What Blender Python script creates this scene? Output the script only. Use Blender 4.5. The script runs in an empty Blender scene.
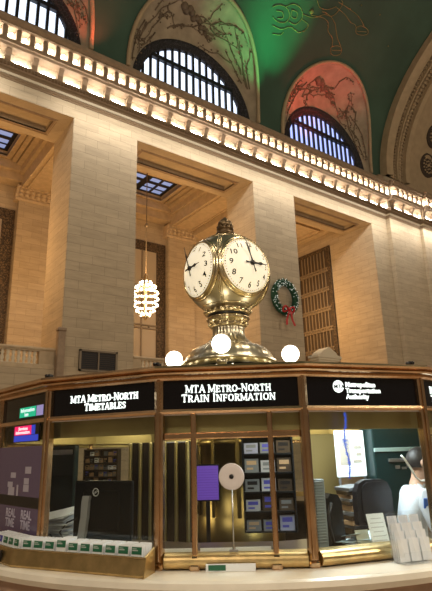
import bpy, math, random
from mathutils import Vector, Matrix, Euler
random.seed(7)
PI = math.pi
sc = bpy.context.scene
COL = sc.collection

# ------------------------------------------------------------------ camera
f_px, pitch, roll, yaw = 525.75, 0.2858, -0.0269, math.radians(36.75)
cam = bpy.data.cameras.new('camera'); cam_ob = bpy.data.objects.new('camera', cam); COL.objects.link(cam_ob)
cam.sensor_fit = 'VERTICAL'; cam.sensor_height = 36.0; cam.lens = f_px / 591 * 36
cam.clip_start = 0.05; cam.clip_end = 500
cp, sp, cr, sr = math.cos(pitch), math.sin(pitch), math.cos(roll), math.sin(roll)
r0 = Vector((1, 0, 0)); u0 = Vector((0, -sp, cp)); fw = Vector((0, cp, sp))
rr = cr * r0 + sr * u0; uu = -sr * r0 + cr * u0
Rz = Matrix.Rotation(-yaw, 3, 'Z')
rr, uu, fw = Rz @ rr, Rz @ uu, Rz @ fw
M = Matrix((rr, uu, -fw)).transposed().to_4x4(); M.translation = Vector((0, 0, 1.65))
cam_ob.matrix_world = M
sc.camera = cam_ob

# ------------------------------------------------------------------ world, exposure
w = bpy.data.worlds.new('hall_ambient'); sc.world = w; w.use_nodes = True
bg = w.node_tree.nodes['Background']; bg.inputs[0].default_value = (1.0, 0.72, 0.45, 1); bg.inputs[1].default_value = 0.13
vs = sc.view_settings; vs.view_transform = 'Standard'; vs.look = 'None'; vs.gamma = 1; vs.exposure = 0.0; vs.use_curve_mapping = False
sc.cycles.use_denoising = True
sc.cycles.max_bounces = 6; sc.cycles.transparent_max_bounces = 16
sc.cycles.sample_clamp_indirect = 6

def lamp(name, kind, loc, energy, col, size=0.5, target=None, size_y=None, spot=None, blend=0.6, spread=None):
    l = bpy.data.lights.new(name, kind); l.energy = energy; l.color = col
    if kind == 'AREA':
        l.size = size
        if size_y: l.shape = 'RECTANGLE'; l.size_y = size_y
        if spread: l.spread = spread
    else:
        l.shadow_soft_size = size
    if kind == 'SPOT': l.spot_size = spot; l.spot_blend = blend
    o = bpy.data.objects.new(name, l); COL.objects.link(o); o.location = loc
    if target is not None:
        o.rotation_euler = (Vector(target) - Vector(loc)).to_track_quat('-Z', 'Y').to_euler()
    return o
WARM = (1.0, 0.74, 0.44); WHITE = (1.0, 0.86, 0.66)
# unseen point lights added high in the hall for its general light
for x, y in ((-6, 4), (8, 2), (24, 4), (40, 4)):
    lamp('hall_fill_light', 'POINT', (x, y, 15), 1650, (1.0, 0.82, 0.60), 1.2)
# lamps under the cornice washing the wall
for x in (2, 9.7, 15.5, 21.2, 27, 32, 38, 44):
    lamp('cornice_wash_lamp', 'AREA', (x, 20.6, 18.3), 160, (1.0, 0.93, 0.82), 5.5, (x, 22.3, 14.5), 0.3)
# gallery lamps inside the bays
for x, e in ((4, 1100), (15.5, 1100), (27, 800)):
    lamp('gallery_lamp', 'POINT', (x, 27.2, 11.5), e, (1.0, 0.57, 0.22), 0.7)
lamp('hall_fill_light', 'POINT', (-3.5, -3.0, 7.5), 1450, (1.0, 0.84, 0.64), 0.8)  # two unseen fill lights, added to brighten the booth front
lamp('hall_fill_light', 'POINT', (6.5, -4.0, 7.5), 1450, (1.0, 0.84, 0.64), 0.8)
# coloured holiday spotlights on the ceiling
lamp('green_spotlight', 'SPOT', (20.6, 20.4, 21.8), 1500, (0.05, 1.0, 0.30), 0.2, (18.6, 20.6, 27.2), None, 0.9, 1.0)
lamp('green_spotlight', 'SPOT', (21.6, 20.0, 21.6), 3600, (0.03, 1.0, 0.30), 0.2, (20.3, 19.4, 28.6), None, 0.85, 1.0)
lamp('red_spotlight', 'SPOT', (25.0, 20.9, 21.6), 1200, (1.0, 0.08, 0.06), 0.2, (25.4, 21.3, 26.0), None, 1.7, 0.9)
lamp('red_spotlight', 'SPOT', (8.9, 20.9, 21.6), 380, (1.0, 0.14, 0.07), 0.2, (8.2, 21.6, 25), None, 1.5, 0.9)

# ------------------------------------------------------------------ materials
def mat(name, col, rough=0.6, metal=0.0, emit=None, es=0.0, noise=0.0, nscale=8.0, bump=0.0, spec=0.5, coat=0.0):
    m = bpy.data.materials.new(name); m.use_nodes = True
    nt = m.node_tree; b = nt.nodes['Principled BSDF']
    b.inputs['Base Color'].default_value = (*col, 1); b.inputs['Roughness'].default_value = rough
    b.inputs['Metallic'].default_value = metal; b.inputs['Specular IOR Level'].default_value = spec
    b.inputs['Coat Weight'].default_value = coat
    if emit: b.inputs['Emission Color'].default_value = (*emit, 1); b.inputs['Emission Strength'].default_value = es
    if noise or bump:
        tc = nt.nodes.new('ShaderNodeTexCoord'); n = nt.nodes.new('ShaderNodeTexNoise'); n.inputs['Scale'].default_value = nscale
        n.inputs['Detail'].default_value = 5
        nt.links.new(tc.outputs['Object'], n.inputs['Vector'])
        if noise:
            r = nt.nodes.new('ShaderNodeValToRGB')
            r.color_ramp.elements[0].position = 0.3; r.color_ramp.elements[1].position = 0.7
            r.color_ramp.elements[0].color = (*[c * (1 - noise) for c in col], 1)
            r.color_ramp.elements[1].color = (*[min(1, c * (1 + noise)) for c in col], 1)
            nt.links.new(n.outputs['Fac'], r.inputs['Fac']); nt.links.new(r.outputs['Color'], b.inputs['Base Color'])
        if bump:
            bp = nt.nodes.new('ShaderNodeBump'); bp.inputs['Strength'].default_value = bump; bp.inputs['Distance'].default_value = 0.02
            nt.links.new(n.outputs['Fac'], bp.inputs['Height']); nt.links.new(bp.outputs['Normal'], b.inputs['Normal'])
    return m

def stone_mat(name, col, bw=1.3, bh=0.45, mortar=0.012):
    m = mat(name, col, 0.75); nt = m.node_tree; b = nt.nodes['Principled BSDF']; N = nt.nodes.new; L = nt.links.new
    tc = N('ShaderNodeTexCoord'); sx = N('ShaderNodeSeparateXYZ'); L(tc.outputs['Object'], sx.inputs[0])
    add = N('ShaderNodeMath'); L(sx.outputs[0], add.inputs[0]); L(sx.outputs[1], add.inputs[1])
    cb = N('ShaderNodeCombineXYZ'); L(add.outputs[0], cb.inputs[0]); L(sx.outputs[2], cb.inputs[1])
    br = N('ShaderNodeTexBrick'); L(cb.outputs[0], br.inputs['Vector'])
    br.inputs['Scale'].default_value = 1; br.inputs['Brick Width'].default_value = bw; br.inputs['Row Height'].default_value = bh
    br.inputs['Mortar Size'].default_value = mortar; br.inputs['Mortar Smooth'].default_value = 0.4; br.inputs['Bias'].default_value = -0.2
    br.inputs['Color1'].default_value = (*col, 1); br.inputs['Color2'].default_value = (*[c * 0.88 for c in col], 1)
    br.inputs['Mortar'].default_value = (*[c * 0.48 for c in col], 1)
    n = N('ShaderNodeTexNoise'); n.inputs['Scale'].default_value = 1.6; n.inputs['Detail'].default_value = 8; n.inputs['Roughness'].default_value = 0.7
    mp = N('ShaderNodeMapping'); mp.inputs['Scale'].default_value = (0.5, 0.5, 3.5); L(tc.outputs['Object'], mp.inputs[0]); L(mp.outputs[0], n.inputs['Vector'])
    mr = N('ShaderNodeMapRange'); mr.inputs[3].default_value = 0.6; mr.inputs[4].default_value = 1.32; L(n.outputs['Fac'], mr.inputs[0])
    mx = N('ShaderNodeMix'); mx.data_type = 'RGBA'; mx.blend_type = 'MULTIPLY'; mx.inputs[0].default_value = 1
    L(br.outputs['Color'], mx.inputs[6]); L(mr.outputs[0], mx.inputs[7]); L(mx.outputs[2], b.inputs['Base Color'])
    bp = N('ShaderNodeBump'); bp.inputs['Strength'].default_value = 0.5; bp.inputs['Distance'].default_value = 0.02; bp.invert = True
    L(br.outputs['Fac'], bp.inputs['Height']); L(bp.outputs['Normal'], b.inputs['Normal'])
    return m

def ornament_mat(name, col, dark, scale=3.0, thr=0.10, feature='DISTANCE_TO_EDGE'):
    m = mat(name, col, 0.7); nt = m.node_tree; b = nt.nodes['Principled BSDF']; N = nt.nodes.new; L = nt.links.new
    tc = N('ShaderNodeTexCoord'); no = N('ShaderNodeTexNoise'); no.inputs['Scale'].default_value = scale * 0.6
    L(tc.outputs['Object'], no.inputs['Vector'])
    ad = N('ShaderNodeVectorMath'); ad.operation = 'MULTIPLY_ADD'; ad.inputs[1].default_value = (0.5, 0.5, 0.5)
    L(no.outputs['Color'], ad.inputs[0]); L(tc.outputs['Object'], ad.inputs[2])
    v = N('ShaderNodeTexVoronoi'); v.feature = feature; v.inputs['Scale'].default_value = scale; L(ad.outputs[0], v.inputs['Vector'])
    r = N('ShaderNodeValToRGB'); r.color_ramp.elements[0].position = thr * 0.4; r.color_ramp.elements[1].position = thr
    r.color_ramp.elements[0].color = (*dark, 1); r.color_ramp.elements[1].color = (*col, 1)
    L(v.outputs['Distance'], r.inputs['Fac']); L(r.outputs['Color'], b.inputs['Base Color'])
    bp = N('ShaderNodeBump'); bp.inputs['Strength'].default_value = 0.6; bp.inputs['Distance'].default_value = 0.06
    L(v.outputs['Distance'], bp.inputs['Height']); L(bp.outputs['Normal'], b.inputs['Normal'])
    return m

def glass_mat(name, tint=(0.95, 0.97, 0.95), refl=0.55):
    m = bpy.data.materials.new(name); m.use_nodes = True; nt = m.node_tree; nt.nodes.clear(); N = nt.nodes.new; L = nt.links.new
    o = N('ShaderNodeOutputMaterial'); t = N('ShaderNodeBsdfTransparent'); t.inputs[0].default_value = (*tint, 1)
    g = N('ShaderNodeBsdfGlossy'); g.inputs['Roughness'].default_value = 0.02; g.inputs[0].default_value = (refl, refl, refl, 1)
    fr = N('ShaderNodeFresnel'); ge = N('ShaderNodeNewGeometry'); mi = N('ShaderNodeMath'); mi.operation = 'MULTIPLY_ADD'; mi.inputs[1].default_value = -0.83333; mi.inputs[2].default_value = 1.5; L(ge.outputs['Backfacing'], mi.inputs[0]); L(mi.outputs[0], fr.inputs['IOR']); mx = N('ShaderNodeMixShader')
    L(fr.outputs[0], mx.inputs[0]); L(t.outputs[0], mx.inputs[1]); L(g.outputs[0], mx.inputs[2]); L(mx.outputs[0], o.inputs[0])
    return m

S_WALL = stone_mat('buff_stone_blocks', (0.48, 0.385, 0.265), 1.25, 0.44, 0.007)
S_PLAIN = mat('plain_buff_stone', (0.50, 0.39, 0.26), 0.75, noise=0.12, nscale=3)
S_CARVE = ornament_mat('carved_stone', (0.50, 0.39, 0.27), (0.20, 0.14, 0.08), 5, 0.25)
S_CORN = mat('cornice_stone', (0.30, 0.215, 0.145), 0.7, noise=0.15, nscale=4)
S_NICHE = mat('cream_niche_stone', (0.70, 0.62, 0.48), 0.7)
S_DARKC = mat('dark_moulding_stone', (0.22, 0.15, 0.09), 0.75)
S_PINK = mat('pinkish_marble', (0.42, 0.28, 0.21), 0.35, noise=0.15, nscale=5)
S_MARB = mat('pale_marble', (0.78, 0.74, 0.64), 0.3, noise=0.1, nscale=4)
M_FLOOR = mat('marble_floor', (0.42, 0.33, 0.24), 0.25, noise=0.12, nscale=0.7)
M_VAULT = mat('teal_ceiling_paint', (0.045, 0.092, 0.066), 0.8, noise=0.18, nscale=0.35)
M_GOLDLINE = mat('faded_gold_line', (0.28, 0.23, 0.09), 0.6, 0.1)
M_SHELL = mat('lunette_plaster', (0.36, 0.29, 0.21), 0.8, noise=0.22, nscale=1.3, bump=0.5)
M_BANDP = mat('arch_plain_plaster', (0.40, 0.30, 0.19), 0.7, noise=0.1, nscale=2)
M_BANDO = ornament_mat('arch_ornament_plaster', (0.36, 0.27, 0.17), (0.13, 0.09, 0.05), 3.2, 0.22)
M_DARK = mat('dark_window_iron', (0.012, 0.013, 0.018), 0.5)
M_BRONZE = ornament_mat('bronze_grille', (0.13, 0.085, 0.045), (0.03, 0.02, 0.012), 6, 0.2)
M_BRZ = mat('bronze_bar', (0.21, 0.165, 0.115), 0.5, 0.1)
M_SKYW = mat('daylight_window', (0.6, 0.7, 0.85), 0.3, emit=(0.72, 0.82, 1.0), es=1.7)
M_SKYB = mat('blue_daylight_window', (0.3, 0.35, 0.6), 0.3, emit=(0.42, 0.52, 1.0), es=1.35)
M_SKYL = mat('skylight_pane', (0.2, 0.25, 0.4), 0.3, emit=(0.38, 0.50, 0.90), es=0.55)
M_GRP = mat('gallery_window_pane', (0.36, 0.29, 0.20), 0.3, emit=(1.0, 0.75, 0.45), es=0.03)
M_BULB = mat('lit_bulb', (1, 1, 1), 0.3, emit=(1.0, 0.92, 0.78), es=44)
M_BULB2 = mat('lit_frieze_bulb', (1, 1, 1), 0.3, emit=(1.0, 0.93, 0.80), es=48)
M_GLOBE = mat('lit_opal_globe', (1, 1, 1), 0.3, emit=(1.0, 0.86, 0.62), es=9)
M_CHB = mat('chandelier_bulb', (1, 1, 1), 0.3, emit=(1.0, 0.84, 0.55), es=7)
M_BRASS = mat('polished_brass', (0.64, 0.55, 0.36), 0.27, 1.0, noise=0.12, nscale=9)
M_BALL = mat('aged_brass', (0.54, 0.50, 0.38), 0.31, 1.0, noise=0.15, nscale=6)
M_COPPER = mat('reddish_bronze', (0.64, 0.44, 0.27), 0.21, 1.0, noise=0.15, nscale=7)
M_RAIL = mat('worn_brass', (0.62, 0.46, 0.22), 0.38, 1.0, noise=0.2, nscale=12)
M_COL = mat('dull_brass', (0.50, 0.42, 0.20), 0.38, 0.8, noise=0.2, nscale=3)
M_DIAL = mat('lit_opal_dial', (0.7, 0.66, 0.55), 0.4, emit=(1.0, 0.88, 0.64), es=0.60)
M_BLK = mat('black_enamel', (0.008, 0.008, 0.010), 0.35)
M_BLKG = mat('black_glass', (0.004, 0.004, 0.006), 0.08, spec=0.5)
M_PLAS = mat('black_plastic', (0.007, 0.009, 0.012), 0.4, spec=0.3)
M_GREY = mat('grey_plastic', (0.16, 0.17, 0.18), 0.5)
M_SILV = mat('brushed_steel', (0.45, 0.46, 0.48), 0.35, 0.9)
M_PALE = mat('pale_steel', (0.70, 0.66, 0.67), 0.5, 0.1)
M_SIGN = mat('lit_sign_letter', (1, 1, 1), 0.4, emit=(0.85, 1.0, 0.96), es=1.6)
M_GLASS = glass_mat('clear_glass')
M_ACRYL = glass_mat('clear_acrylic', (0.97, 0.98, 0.99), 1.0)
M_WHITE = mat('white_paper', (0.86, 0.90, 0.94), 0.6)
M_GREEN = mat('green_label', (0.02, 0.14, 0.075), 0.5)
M_BLUE = mat('blue_label', (0.06, 0.06, 0.34), 0.5)
M_GLIT = mat('grey_label_text', (0.45, 0.52, 0.5), 0.6)
M_WOOD = mat('dark_wood', (0.05, 0.032, 0.02), 0.4, noise=0.2, nscale=5)
M_TAN = mat('tan_board', (0.42, 0.28, 0.16), 0.6)
M_BOOTHF = mat('booth_carpet', (0.05, 0.04, 0.035), 0.9)
M_RED = mat('red_ribbon', (0.50, 0.02, 0.02), 0.45)
M_PINE = mat('pine_green', (0.022, 0.085, 0.045), 0.8)
M_PINL = mat('wreath_light', (1, 1, 1), 0.4, emit=(0.75, 0.9, 0.8), es=0.6)
M_SHIRT = mat('pale_blue_white_shirt', (0.58, 0.63, 0.70), 0.8, bump=0.3, nscale=20)
M_SKIN = mat('skin', (0.42, 0.25, 0.17), 0.55)
M_HAIR = mat('dark_hair', (0.015, 0.011, 0.010), 0.5)
M_TROU = mat('navy_trousers', (0.015, 0.02, 0.04), 0.8)
M_PATCH = mat('blue_patch', (0.03, 0.13, 0.55), 0.6)
M_PURP = mat('poster_purple', (0.12, 0.09, 0.17), 0.25)
M_PURS = mat('purple_screen', (0.1, 0.05, 0.3), 0.3, emit=(0.32, 0.14, 0.85), es=0.28)
M_GRNS = mat('green_reflection_glow', (0.0, 0.3, 0.2), 0.3, emit=(0.01, 0.42, 0.22), es=0.9)
M_REDS = mat('pink_red_reflection_glow', (0.5, 0.0, 0.1), 0.3, emit=(0.85, 0.02, 0.13), es=0.9)
M_BLUS = mat('blue_reflection_glow', (0.0, 0.02, 0.3), 0.3, emit=(0.03, 0.05, 0.45), es=0.9)
M_WHTS = mat('white_lit_panel', (0.9, 0.95, 1), 0.4, emit=(0.75, 0.92, 1.0), es=0.75)
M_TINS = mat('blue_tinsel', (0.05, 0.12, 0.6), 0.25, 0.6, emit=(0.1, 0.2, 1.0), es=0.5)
M_POST = mat('poster_grey_box', (0.42, 0.40, 0.50), 0.5)
M_PTXT = mat('poster_text', (0.50, 0.48, 0.62), 0.5)
M_DOORD = mat('dark_passage_panel', (0.05, 0.035, 0.025), 0.5)

# ------------------------------------------------------------------ mesh helpers
class MB:
    def __init__(s): s.v = []; s.f = []; s.m = []; s.smooth = []
    def add(s, vs, fs, mi=0, sm=False, T=None):
        b = len(s.v)
        for p in vs: s.v.append(tuple(T @ Vector(p)) if T is not None else tuple(p))
        for q in fs: s.f.append([b + i for i in q]); s.m.append(mi); s.smooth.append(sm)
    def box(s, x0, x1, y0, y1, z0, z1, mi=0, T=None):
        s.add([(x0, y0, z0), (x1, y0, z0), (x1, y1, z0), (x0, y1, z0), (x0, y0, z1), (x1, y0, z1), (x1, y1, z1), (x0, y1, z1)],
              [(0, 3, 2, 1), (4, 5, 6, 7), (0, 1, 5, 4), (1, 2, 6, 5), (2, 3, 7, 6), (3, 0, 4, 7)], mi, False, T)
    def bevbox(s, x0, x1, y0, y1, z0, z1, b=0.01, mi=0, T=None):
        # box with chamfered edges: octagonal section in xy plus inset ends
        def ring(z, i):
            return [(x0 + b, y0 + i, z), (x1 - b, y0 + i, z), (x1 - i, y0 + b, z), (x1 - i, y1 - b, z), (x1 - b, y1 - i, z), (x0 + b, y1 - i, z), (x0 + i, y1 - b, z), (x0 + i, y0 + b, z)]
        R = [ring(z0, b), ring(z0 + b, 0), ring(z1 - b, 0), ring(z1, b)]
        vs = [p for r in R for p in r]; fs = []
        for k in range(3):
            for i in range(8): j = (i + 1) % 8; fs.append((k * 8 + i, k * 8 + j, k * 8 + 8 + j, k * 8 + 8 + i))
        fs.append(tuple(range(7, -1, -1))); fs.append(tuple(range(24, 32)))
        s.add(vs, fs, mi, False, T)
    def prism(s, poly, axis, a, b, mi=0, T=None):
        n = len(poly)
        def P(p, h):
            if axis == 'X': return (h, p[0], p[1])
            if axis == 'Y': return (p[0], h, p[1])
            return (p[0], p[1], h)
        vs = [P(p, a) for p in poly] + [P(p, b) for p in poly]
        fs = [(i, (i + 1) % n, n + (i + 1) % n, n + i) for i in range(n)] + [tuple(range(n - 1, -1, -1)), tuple(range(n, 2 * n))]
        s.add(vs, fs, mi, False, T)
    def lathe(s, prof, n=32, mi=0, T=None, sm=True, flute=None, closed=False):
        vs = []; fs = []
        for (r, z) in prof:
            for i in range(n):
                a = 2 * PI * i / n; q = r
                if flute: q = r * (1 + flute(a, z))
                vs.append((q * math.cos(a), q * math.sin(a), z))
        for k in range(len(prof) - 1):
            for i in range(n): j = (i + 1) % n; fs.append((k * n + i, k * n + j, k * n + n + j, k * n + n + i))
        if not closed:
            fs.append(tuple(range(n - 1, -1, -1))); fs.append(tuple(range((len(prof) - 1) * n, len(prof) * n)))
        s.add(vs, fs, mi, sm, T)
    def sphere(s, c, r, n=16, mi=0, sz=1.0, T=None):
        m = n // 2; prof = [(max(1e-4, r * math.sin(PI * k / m)), -r * sz * math.cos(PI * k / m)) for k in range(m + 1)]
        t = Matrix.Translation(c)
        s.lathe(prof, n, mi, (T @ t) if T is not None else t)
    def tube(s, pts, r, n=8, mi=0, closed=False, T=None):
        pts = [Vector(p) for p in pts]; N = len(pts); vs = []; fs = []
        rs = r if isinstance(r, (list, tuple)) else [r] * N
        prev = None
        for i, p in enumerate(pts):
            a = pts[(i - 1) % N] if (closed or i > 0) else p; b = pts[(i + 1) % N] if (closed or i < N - 1) else p
            d = (b - a); d = d.normalized() if d.length > 1e-9 else Vector((0, 0, 1))
            ref = prev if prev is not None else (Vector((0, 0, 1)) if abs(d.z) < 0.9 else Vector((1, 0, 0)))
            x = d.cross(ref)
            if x.length < 1e-5: x = d.cross(Vector((1, 0, 0)))
            x.normalize(); y = x.cross(d).normalized(); prev = y
            for k in range(n):
                t = 2 * PI * k / n; vs.append(p + rs[i] * (math.cos(t) * x + math.sin(t) * y))
        for i in range(N if closed else N - 1):
            for k in range(n):
                l = (k + 1) % n; j = (i + 1) % N; fs.append((i * n + k, i * n + l, j * n + l, j * n + k))
        if not closed: fs.append(tuple(range(n - 1, -1, -1))); fs.append(tuple(range((N - 1) * n, N * n)))
        s.add(vs, fs, mi, True, T)
    def grid(s, P, mi=0, sm=True, T=None):
        h = len(P); w_ = len(P[0]); vs = [p for r in P for p in r]
        s.add(vs, [(i * w_ + j, i * w_ + j + 1, (i + 1) * w_ + j + 1, (i + 1) * w_ + j) for i in range(h - 1) for j in range(w_ - 1)], mi, sm, T)
    def mesh(s, name, mats):
        me = bpy.data.meshes.new(name); me.from_pydata(s.v, [], s.f)
        for m in (mats if isinstance(mats, (list, tuple)) else [mats]): me.materials.append(m)
        me.polygons.foreach_set('material_index', s.m); me.polygons.foreach_set('use_smooth', s.smooth)
        me.update(); return me
def link(name, me, parent=None, loc=None, rot=None):
    o = bpy.data.objects.new(name, me); COL.objects.link(o)
    if parent: o.parent = parent
    if loc is not None: o.location = loc
    if rot is not None: o.rotation_euler = rot
    return o
def obj(name, mb, mats, parent=None, loc=None, rot=None): return link(name, mb.mesh(name, mats), parent, loc, rot)
def tag(o, label, cat, group=None, kind=None):
    if label: o['label'] = label
    if cat: o['category'] = cat
    if group: o['group'] = group
    if kind: o['kind'] = kind
    return o
def struct(name, mb, mats, parent=None):
    o = obj(name, mb, mats, parent)
    if not parent: o['kind'] = 'structure'
    return o
def thing(name, label, cat, loc, rz=0, group=None):
    o = bpy.data.objects.new(name, None); COL.objects.link(o); o.location = loc; o.rotation_euler = (0, 0, rz); o.empty_display_size = 0.2
    return tag(o, label, cat, group)
def copy_tree(o, parent=None):
    c = o.copy(); COL.objects.link(c)
    if parent: c.parent = parent
    for ch in list(o.children):
        copy_tree(ch, c)
    return c
def fix_normals(o):
    import bmesh
    bm = bmesh.new(); bm.from_mesh(o.data); bmesh.ops.recalc_face_normals(bm, faces=bm.faces); bm.to_mesh(o.data); bm.free()

def text_mesh(body, size, depth=0.004, align='LEFT', offset=0.0, space=1.0):
    cu = bpy.data.curves.new('t', 'FONT'); cu.body = body; cu.size = size; cu.extrude = depth; cu.align_x = align; cu.offset = offset; cu.space_character = space
    cu.resolution_u = 3
    o = bpy.data.objects.new('t', cu); COL.objects.link(o)
    dg = bpy.context.evaluated_depsgraph_get(); me = bpy.data.meshes.new_from_object(o.evaluated_get(dg))
    bpy.data.objects.remove(o); return me
def text_into(mb, body, size, T, depth=0.002, align='LEFT', offset=0.0, mi=0, space=1.0, width=None):
    me = text_mesh(body, size, depth, align, offset, space)
    sx = 1.0
    if width:
        xs = [v.co.x for v in me.vertices]; sx = width / (max(xs) - min(xs))
    mb.add([(v.co.x * sx, v.co.y, v.co.z) for v in me.vertices], [tuple(p.vertices) for p in me.polygons], mi, False, T)
    bpy.data.meshes.remove(me)

# ------------------------------------------------------------------ SETTING
WY = 22.0; LZ = 17.57; PER = 11.55
OPEN = [(-0.05, 7.97), (11.48, 19.52), (23.02, 31.08)]
mb = MB(); mb.box(-40, 70, -15, 45, -0.3, 0); struct('floor', mb, M_FLOOR)
# north wall: piers, lintel band, lower wall
mb = MB()
JD = 24.7
for a, b in ((-11.6, -8.1), (-3.58, -0.05), (7.97, 11.48), (19.52, 23.02)): mb.box(a, b, WY, JD, 0, LZ)
mb.box(-8.1, -3.58, WY, JD, 0, LZ)
mb.box(31.08, 32.95, WY, 33.9, 0, LZ); mb.box(31.08, 32.95, JD, 33.9, LZ, 20.8)
mb.box(-11.6, 32.95, WY, WY + 0.8, LZ, 22)               # frieze face above openings
mb.box(-11.6, 32.95, 24.0, JD, LZ, 21)                    # rear of the lintel beam
mb.box(-11.6, 32.95, WY + 0.8, 24.0, LZ + 0.28, 18.2)     # sunken soffit
for a, b in OPEN:
    mb.box(a, a + 0.75, WY + 0.8, 24.0, LZ, LZ + 0.3); mb.box(b - 0.75, b, WY + 0.8, 24.0, LZ, LZ + 0.3)
    mb.box(a, a + 1.7, WY, WY + 0.6, 0, 5.1); mb.box(b - 1.7, b, WY, WY + 0.6, 0, 5.1); mb.box(a + 1.7, b - 1.7, WY, WY + 0.6, 4.0, 5.1)
struct('wall_north', mb, S_WALL)
# end pier, standing forward
mb = MB(); mb.box(32.95, 60, WY - 0.35, 24.5, 0, 22); mb.box(36.9, 60, WY - 0.62, WY - 0.3, 0, 18.4); struct('wall_east', mb, S_WALL)
# soffit bead mouldings
mb = MB()
for a, b in OPEN:
    x0, x1 = a + 0.75, b - 0.75; z = LZ - 0.02
    for off, t in ((0, 0.10), (0.14, 0.04)):
        mb.box(x0 - off - t, x1 + off + t, WY + 0.8 - off - t, WY + 0.8 - off, z, z + 0.1); mb.box(x0 - off - t, x1 + off + t, 24.0 + off, 24.0 + off + t, z, z + 0.1)
        mb.box(x0 - off - t, x0 - off, WY + 0.8, 24.0, z, z + 0.1); mb.box(x1 + off, x1 + off + t, WY + 0.8, 24.0, z, z + 0.1)
struct('trim_1', mb, S_CORN)
# gallery behind the openings
GZ = 20.3; GY = 33.4
mb = MB(); mb.box(-12, 31.08, GY, GY + 0.5, 0, GZ + 1); struct('wall_gallery', mb, S_WALL)
mb = MB(); mb.box(-12, 31.08, WY + 0.1, GY, 4.8, 5.1); struct('floor_gallery', mb, S_PLAIN)
mb = MB(); mb.box(-12, 31.08, 27.5, 27.8, 0, 4.8); struct('wall_passage', mb, S_PLAIN)
mb = MB()
BX = [-3.1, 9.72, 21.27]
SK = []
for i, (a, b) in enumerate(OPEN):
    cx_ = (a + b) / 2; SK.append((cx_ - 3.35, cx_ + 3.35, 29.0, 32.0))
xs = [-12]
for (x0, x1, y0, y1) in SK:
    mb.box(xs[-1], x0, JD, GY, GZ, GZ + 0.4); xs.append(x1)
    mb.box(x0, x1, JD, y0, GZ, GZ + 0.4); mb.box(x0, x1, y1, GY, GZ, GZ + 0.4)
    for k, (g, h) in enumerate(((0.0, 0.10), (0.35, 0.22), (0.7, 0.34))):       # stepped frame round the skylight
        o = g; t = 0.28
        mb.box(x0 - o - t, x1 + o + t, y0 - o - t, y0 - o, GZ - h, GZ + 0.1); mb.box(x0 - o - t, x1 + o + t, y1 + o, min(GY, y1 + o + t), GZ - h, GZ + 0.1)
        mb.box(x0 - o - t, x0 - o, y0 - o, y1 + o, GZ - h, GZ + 0.1); mb.box(x1 + o, x1 + o + t, y0 - o, y1 + o, GZ - h, GZ + 0.1)
mb.box(xs[-1], 31.08, JD, GY, GZ, GZ + 0.4)
for x0, x1 in ((8.55, 10.9), (20.1, 22.45), (-3.0, -0.6)):
    mb.box(x0, x1, JD, GY, 18.75, GZ + 0.1)
    for s_ in (x0, x0 + 0.35, x1 - 0.47, x1 - 0.12): mb.box(s_, s_ + 0.12, JD, GY, 18.66, 18.76)
    for s_ in (x0 - 0.22, x1): mb.box(s_, s_ + 0.22, JD, GY, 19.5, GZ + 0.1)
    mb.box(x0 - 0.45, x1 + 0.45, JD, GY, 19.95, GZ + 0.1)
mb.box(-12, 31.08, GY - 0.9, GY, 19.0, GZ); mb.box(-12, 31.08, GY - 1.2, GY - 0.9, 19.6, GZ); mb.box(-12, 31.08, JD, JD + 0.8, 19.3, GZ)
struct('ceiling_gallery', mb, S_PLAIN)
# pilasters of the gallery back wall with carved capitals
for n_, (x0, x1) in enumerate(((8.55, 10.9), (20.1, 22.45))):
    mb = MB(); mb.box(x0, x1, GY - 0.45, GY, 5.1, 17.9); struct('trim_%d' % (2 + 2 * n_), mb, S_WALL)
    mb = MB(); mb.prism([(GY, 17.85), (GY - 0.5, 17.85), (GY - 0.55, 18.0), (GY - 0.5, 18.1), (GY - 0.75, 18.6), (GY - 0.85, 18.62), (GY - 0.85, 18.78), (GY, 18.78)], 'X', x0 - 0.25, x1 + 0.25)
    for k in range(7):
        for j in range(2): mb.sphere((x0 + 0.05 + k * (x1 - x0 - 0.1) / 6, GY - 0.62 - 0.08 * j, 18.24 + j * 0.24), 0.17, 8)
    struct('trim_%d' % (3 + 2 * n_), mb, S_PLAIN)
mb = MB(); mb.box(22.3, 31.08, JD, GY, 18.3, 20.6)
for (x0, x1, y0, y1) in ((23.4, 30.4, 25.5, 29.4), (23.9, 29.9, 26.0, 28.9)):
    mb.box(x0, x1, y0, y0 + 0.2, 18.1, 18.3); mb.box(x0, x1, y1 - 0.2, y1, 18.1, 18.3); mb.box(x0, x0 + 0.2, y0 + 0.2, y1 - 0.2, 18.1, 18.3); mb.box(x1 - 0.2, x1, y0 + 0.2, y1 - 0.2, 18.1, 18.3)
struct('ceiling_bay', mb, S_PLAIN)
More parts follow.
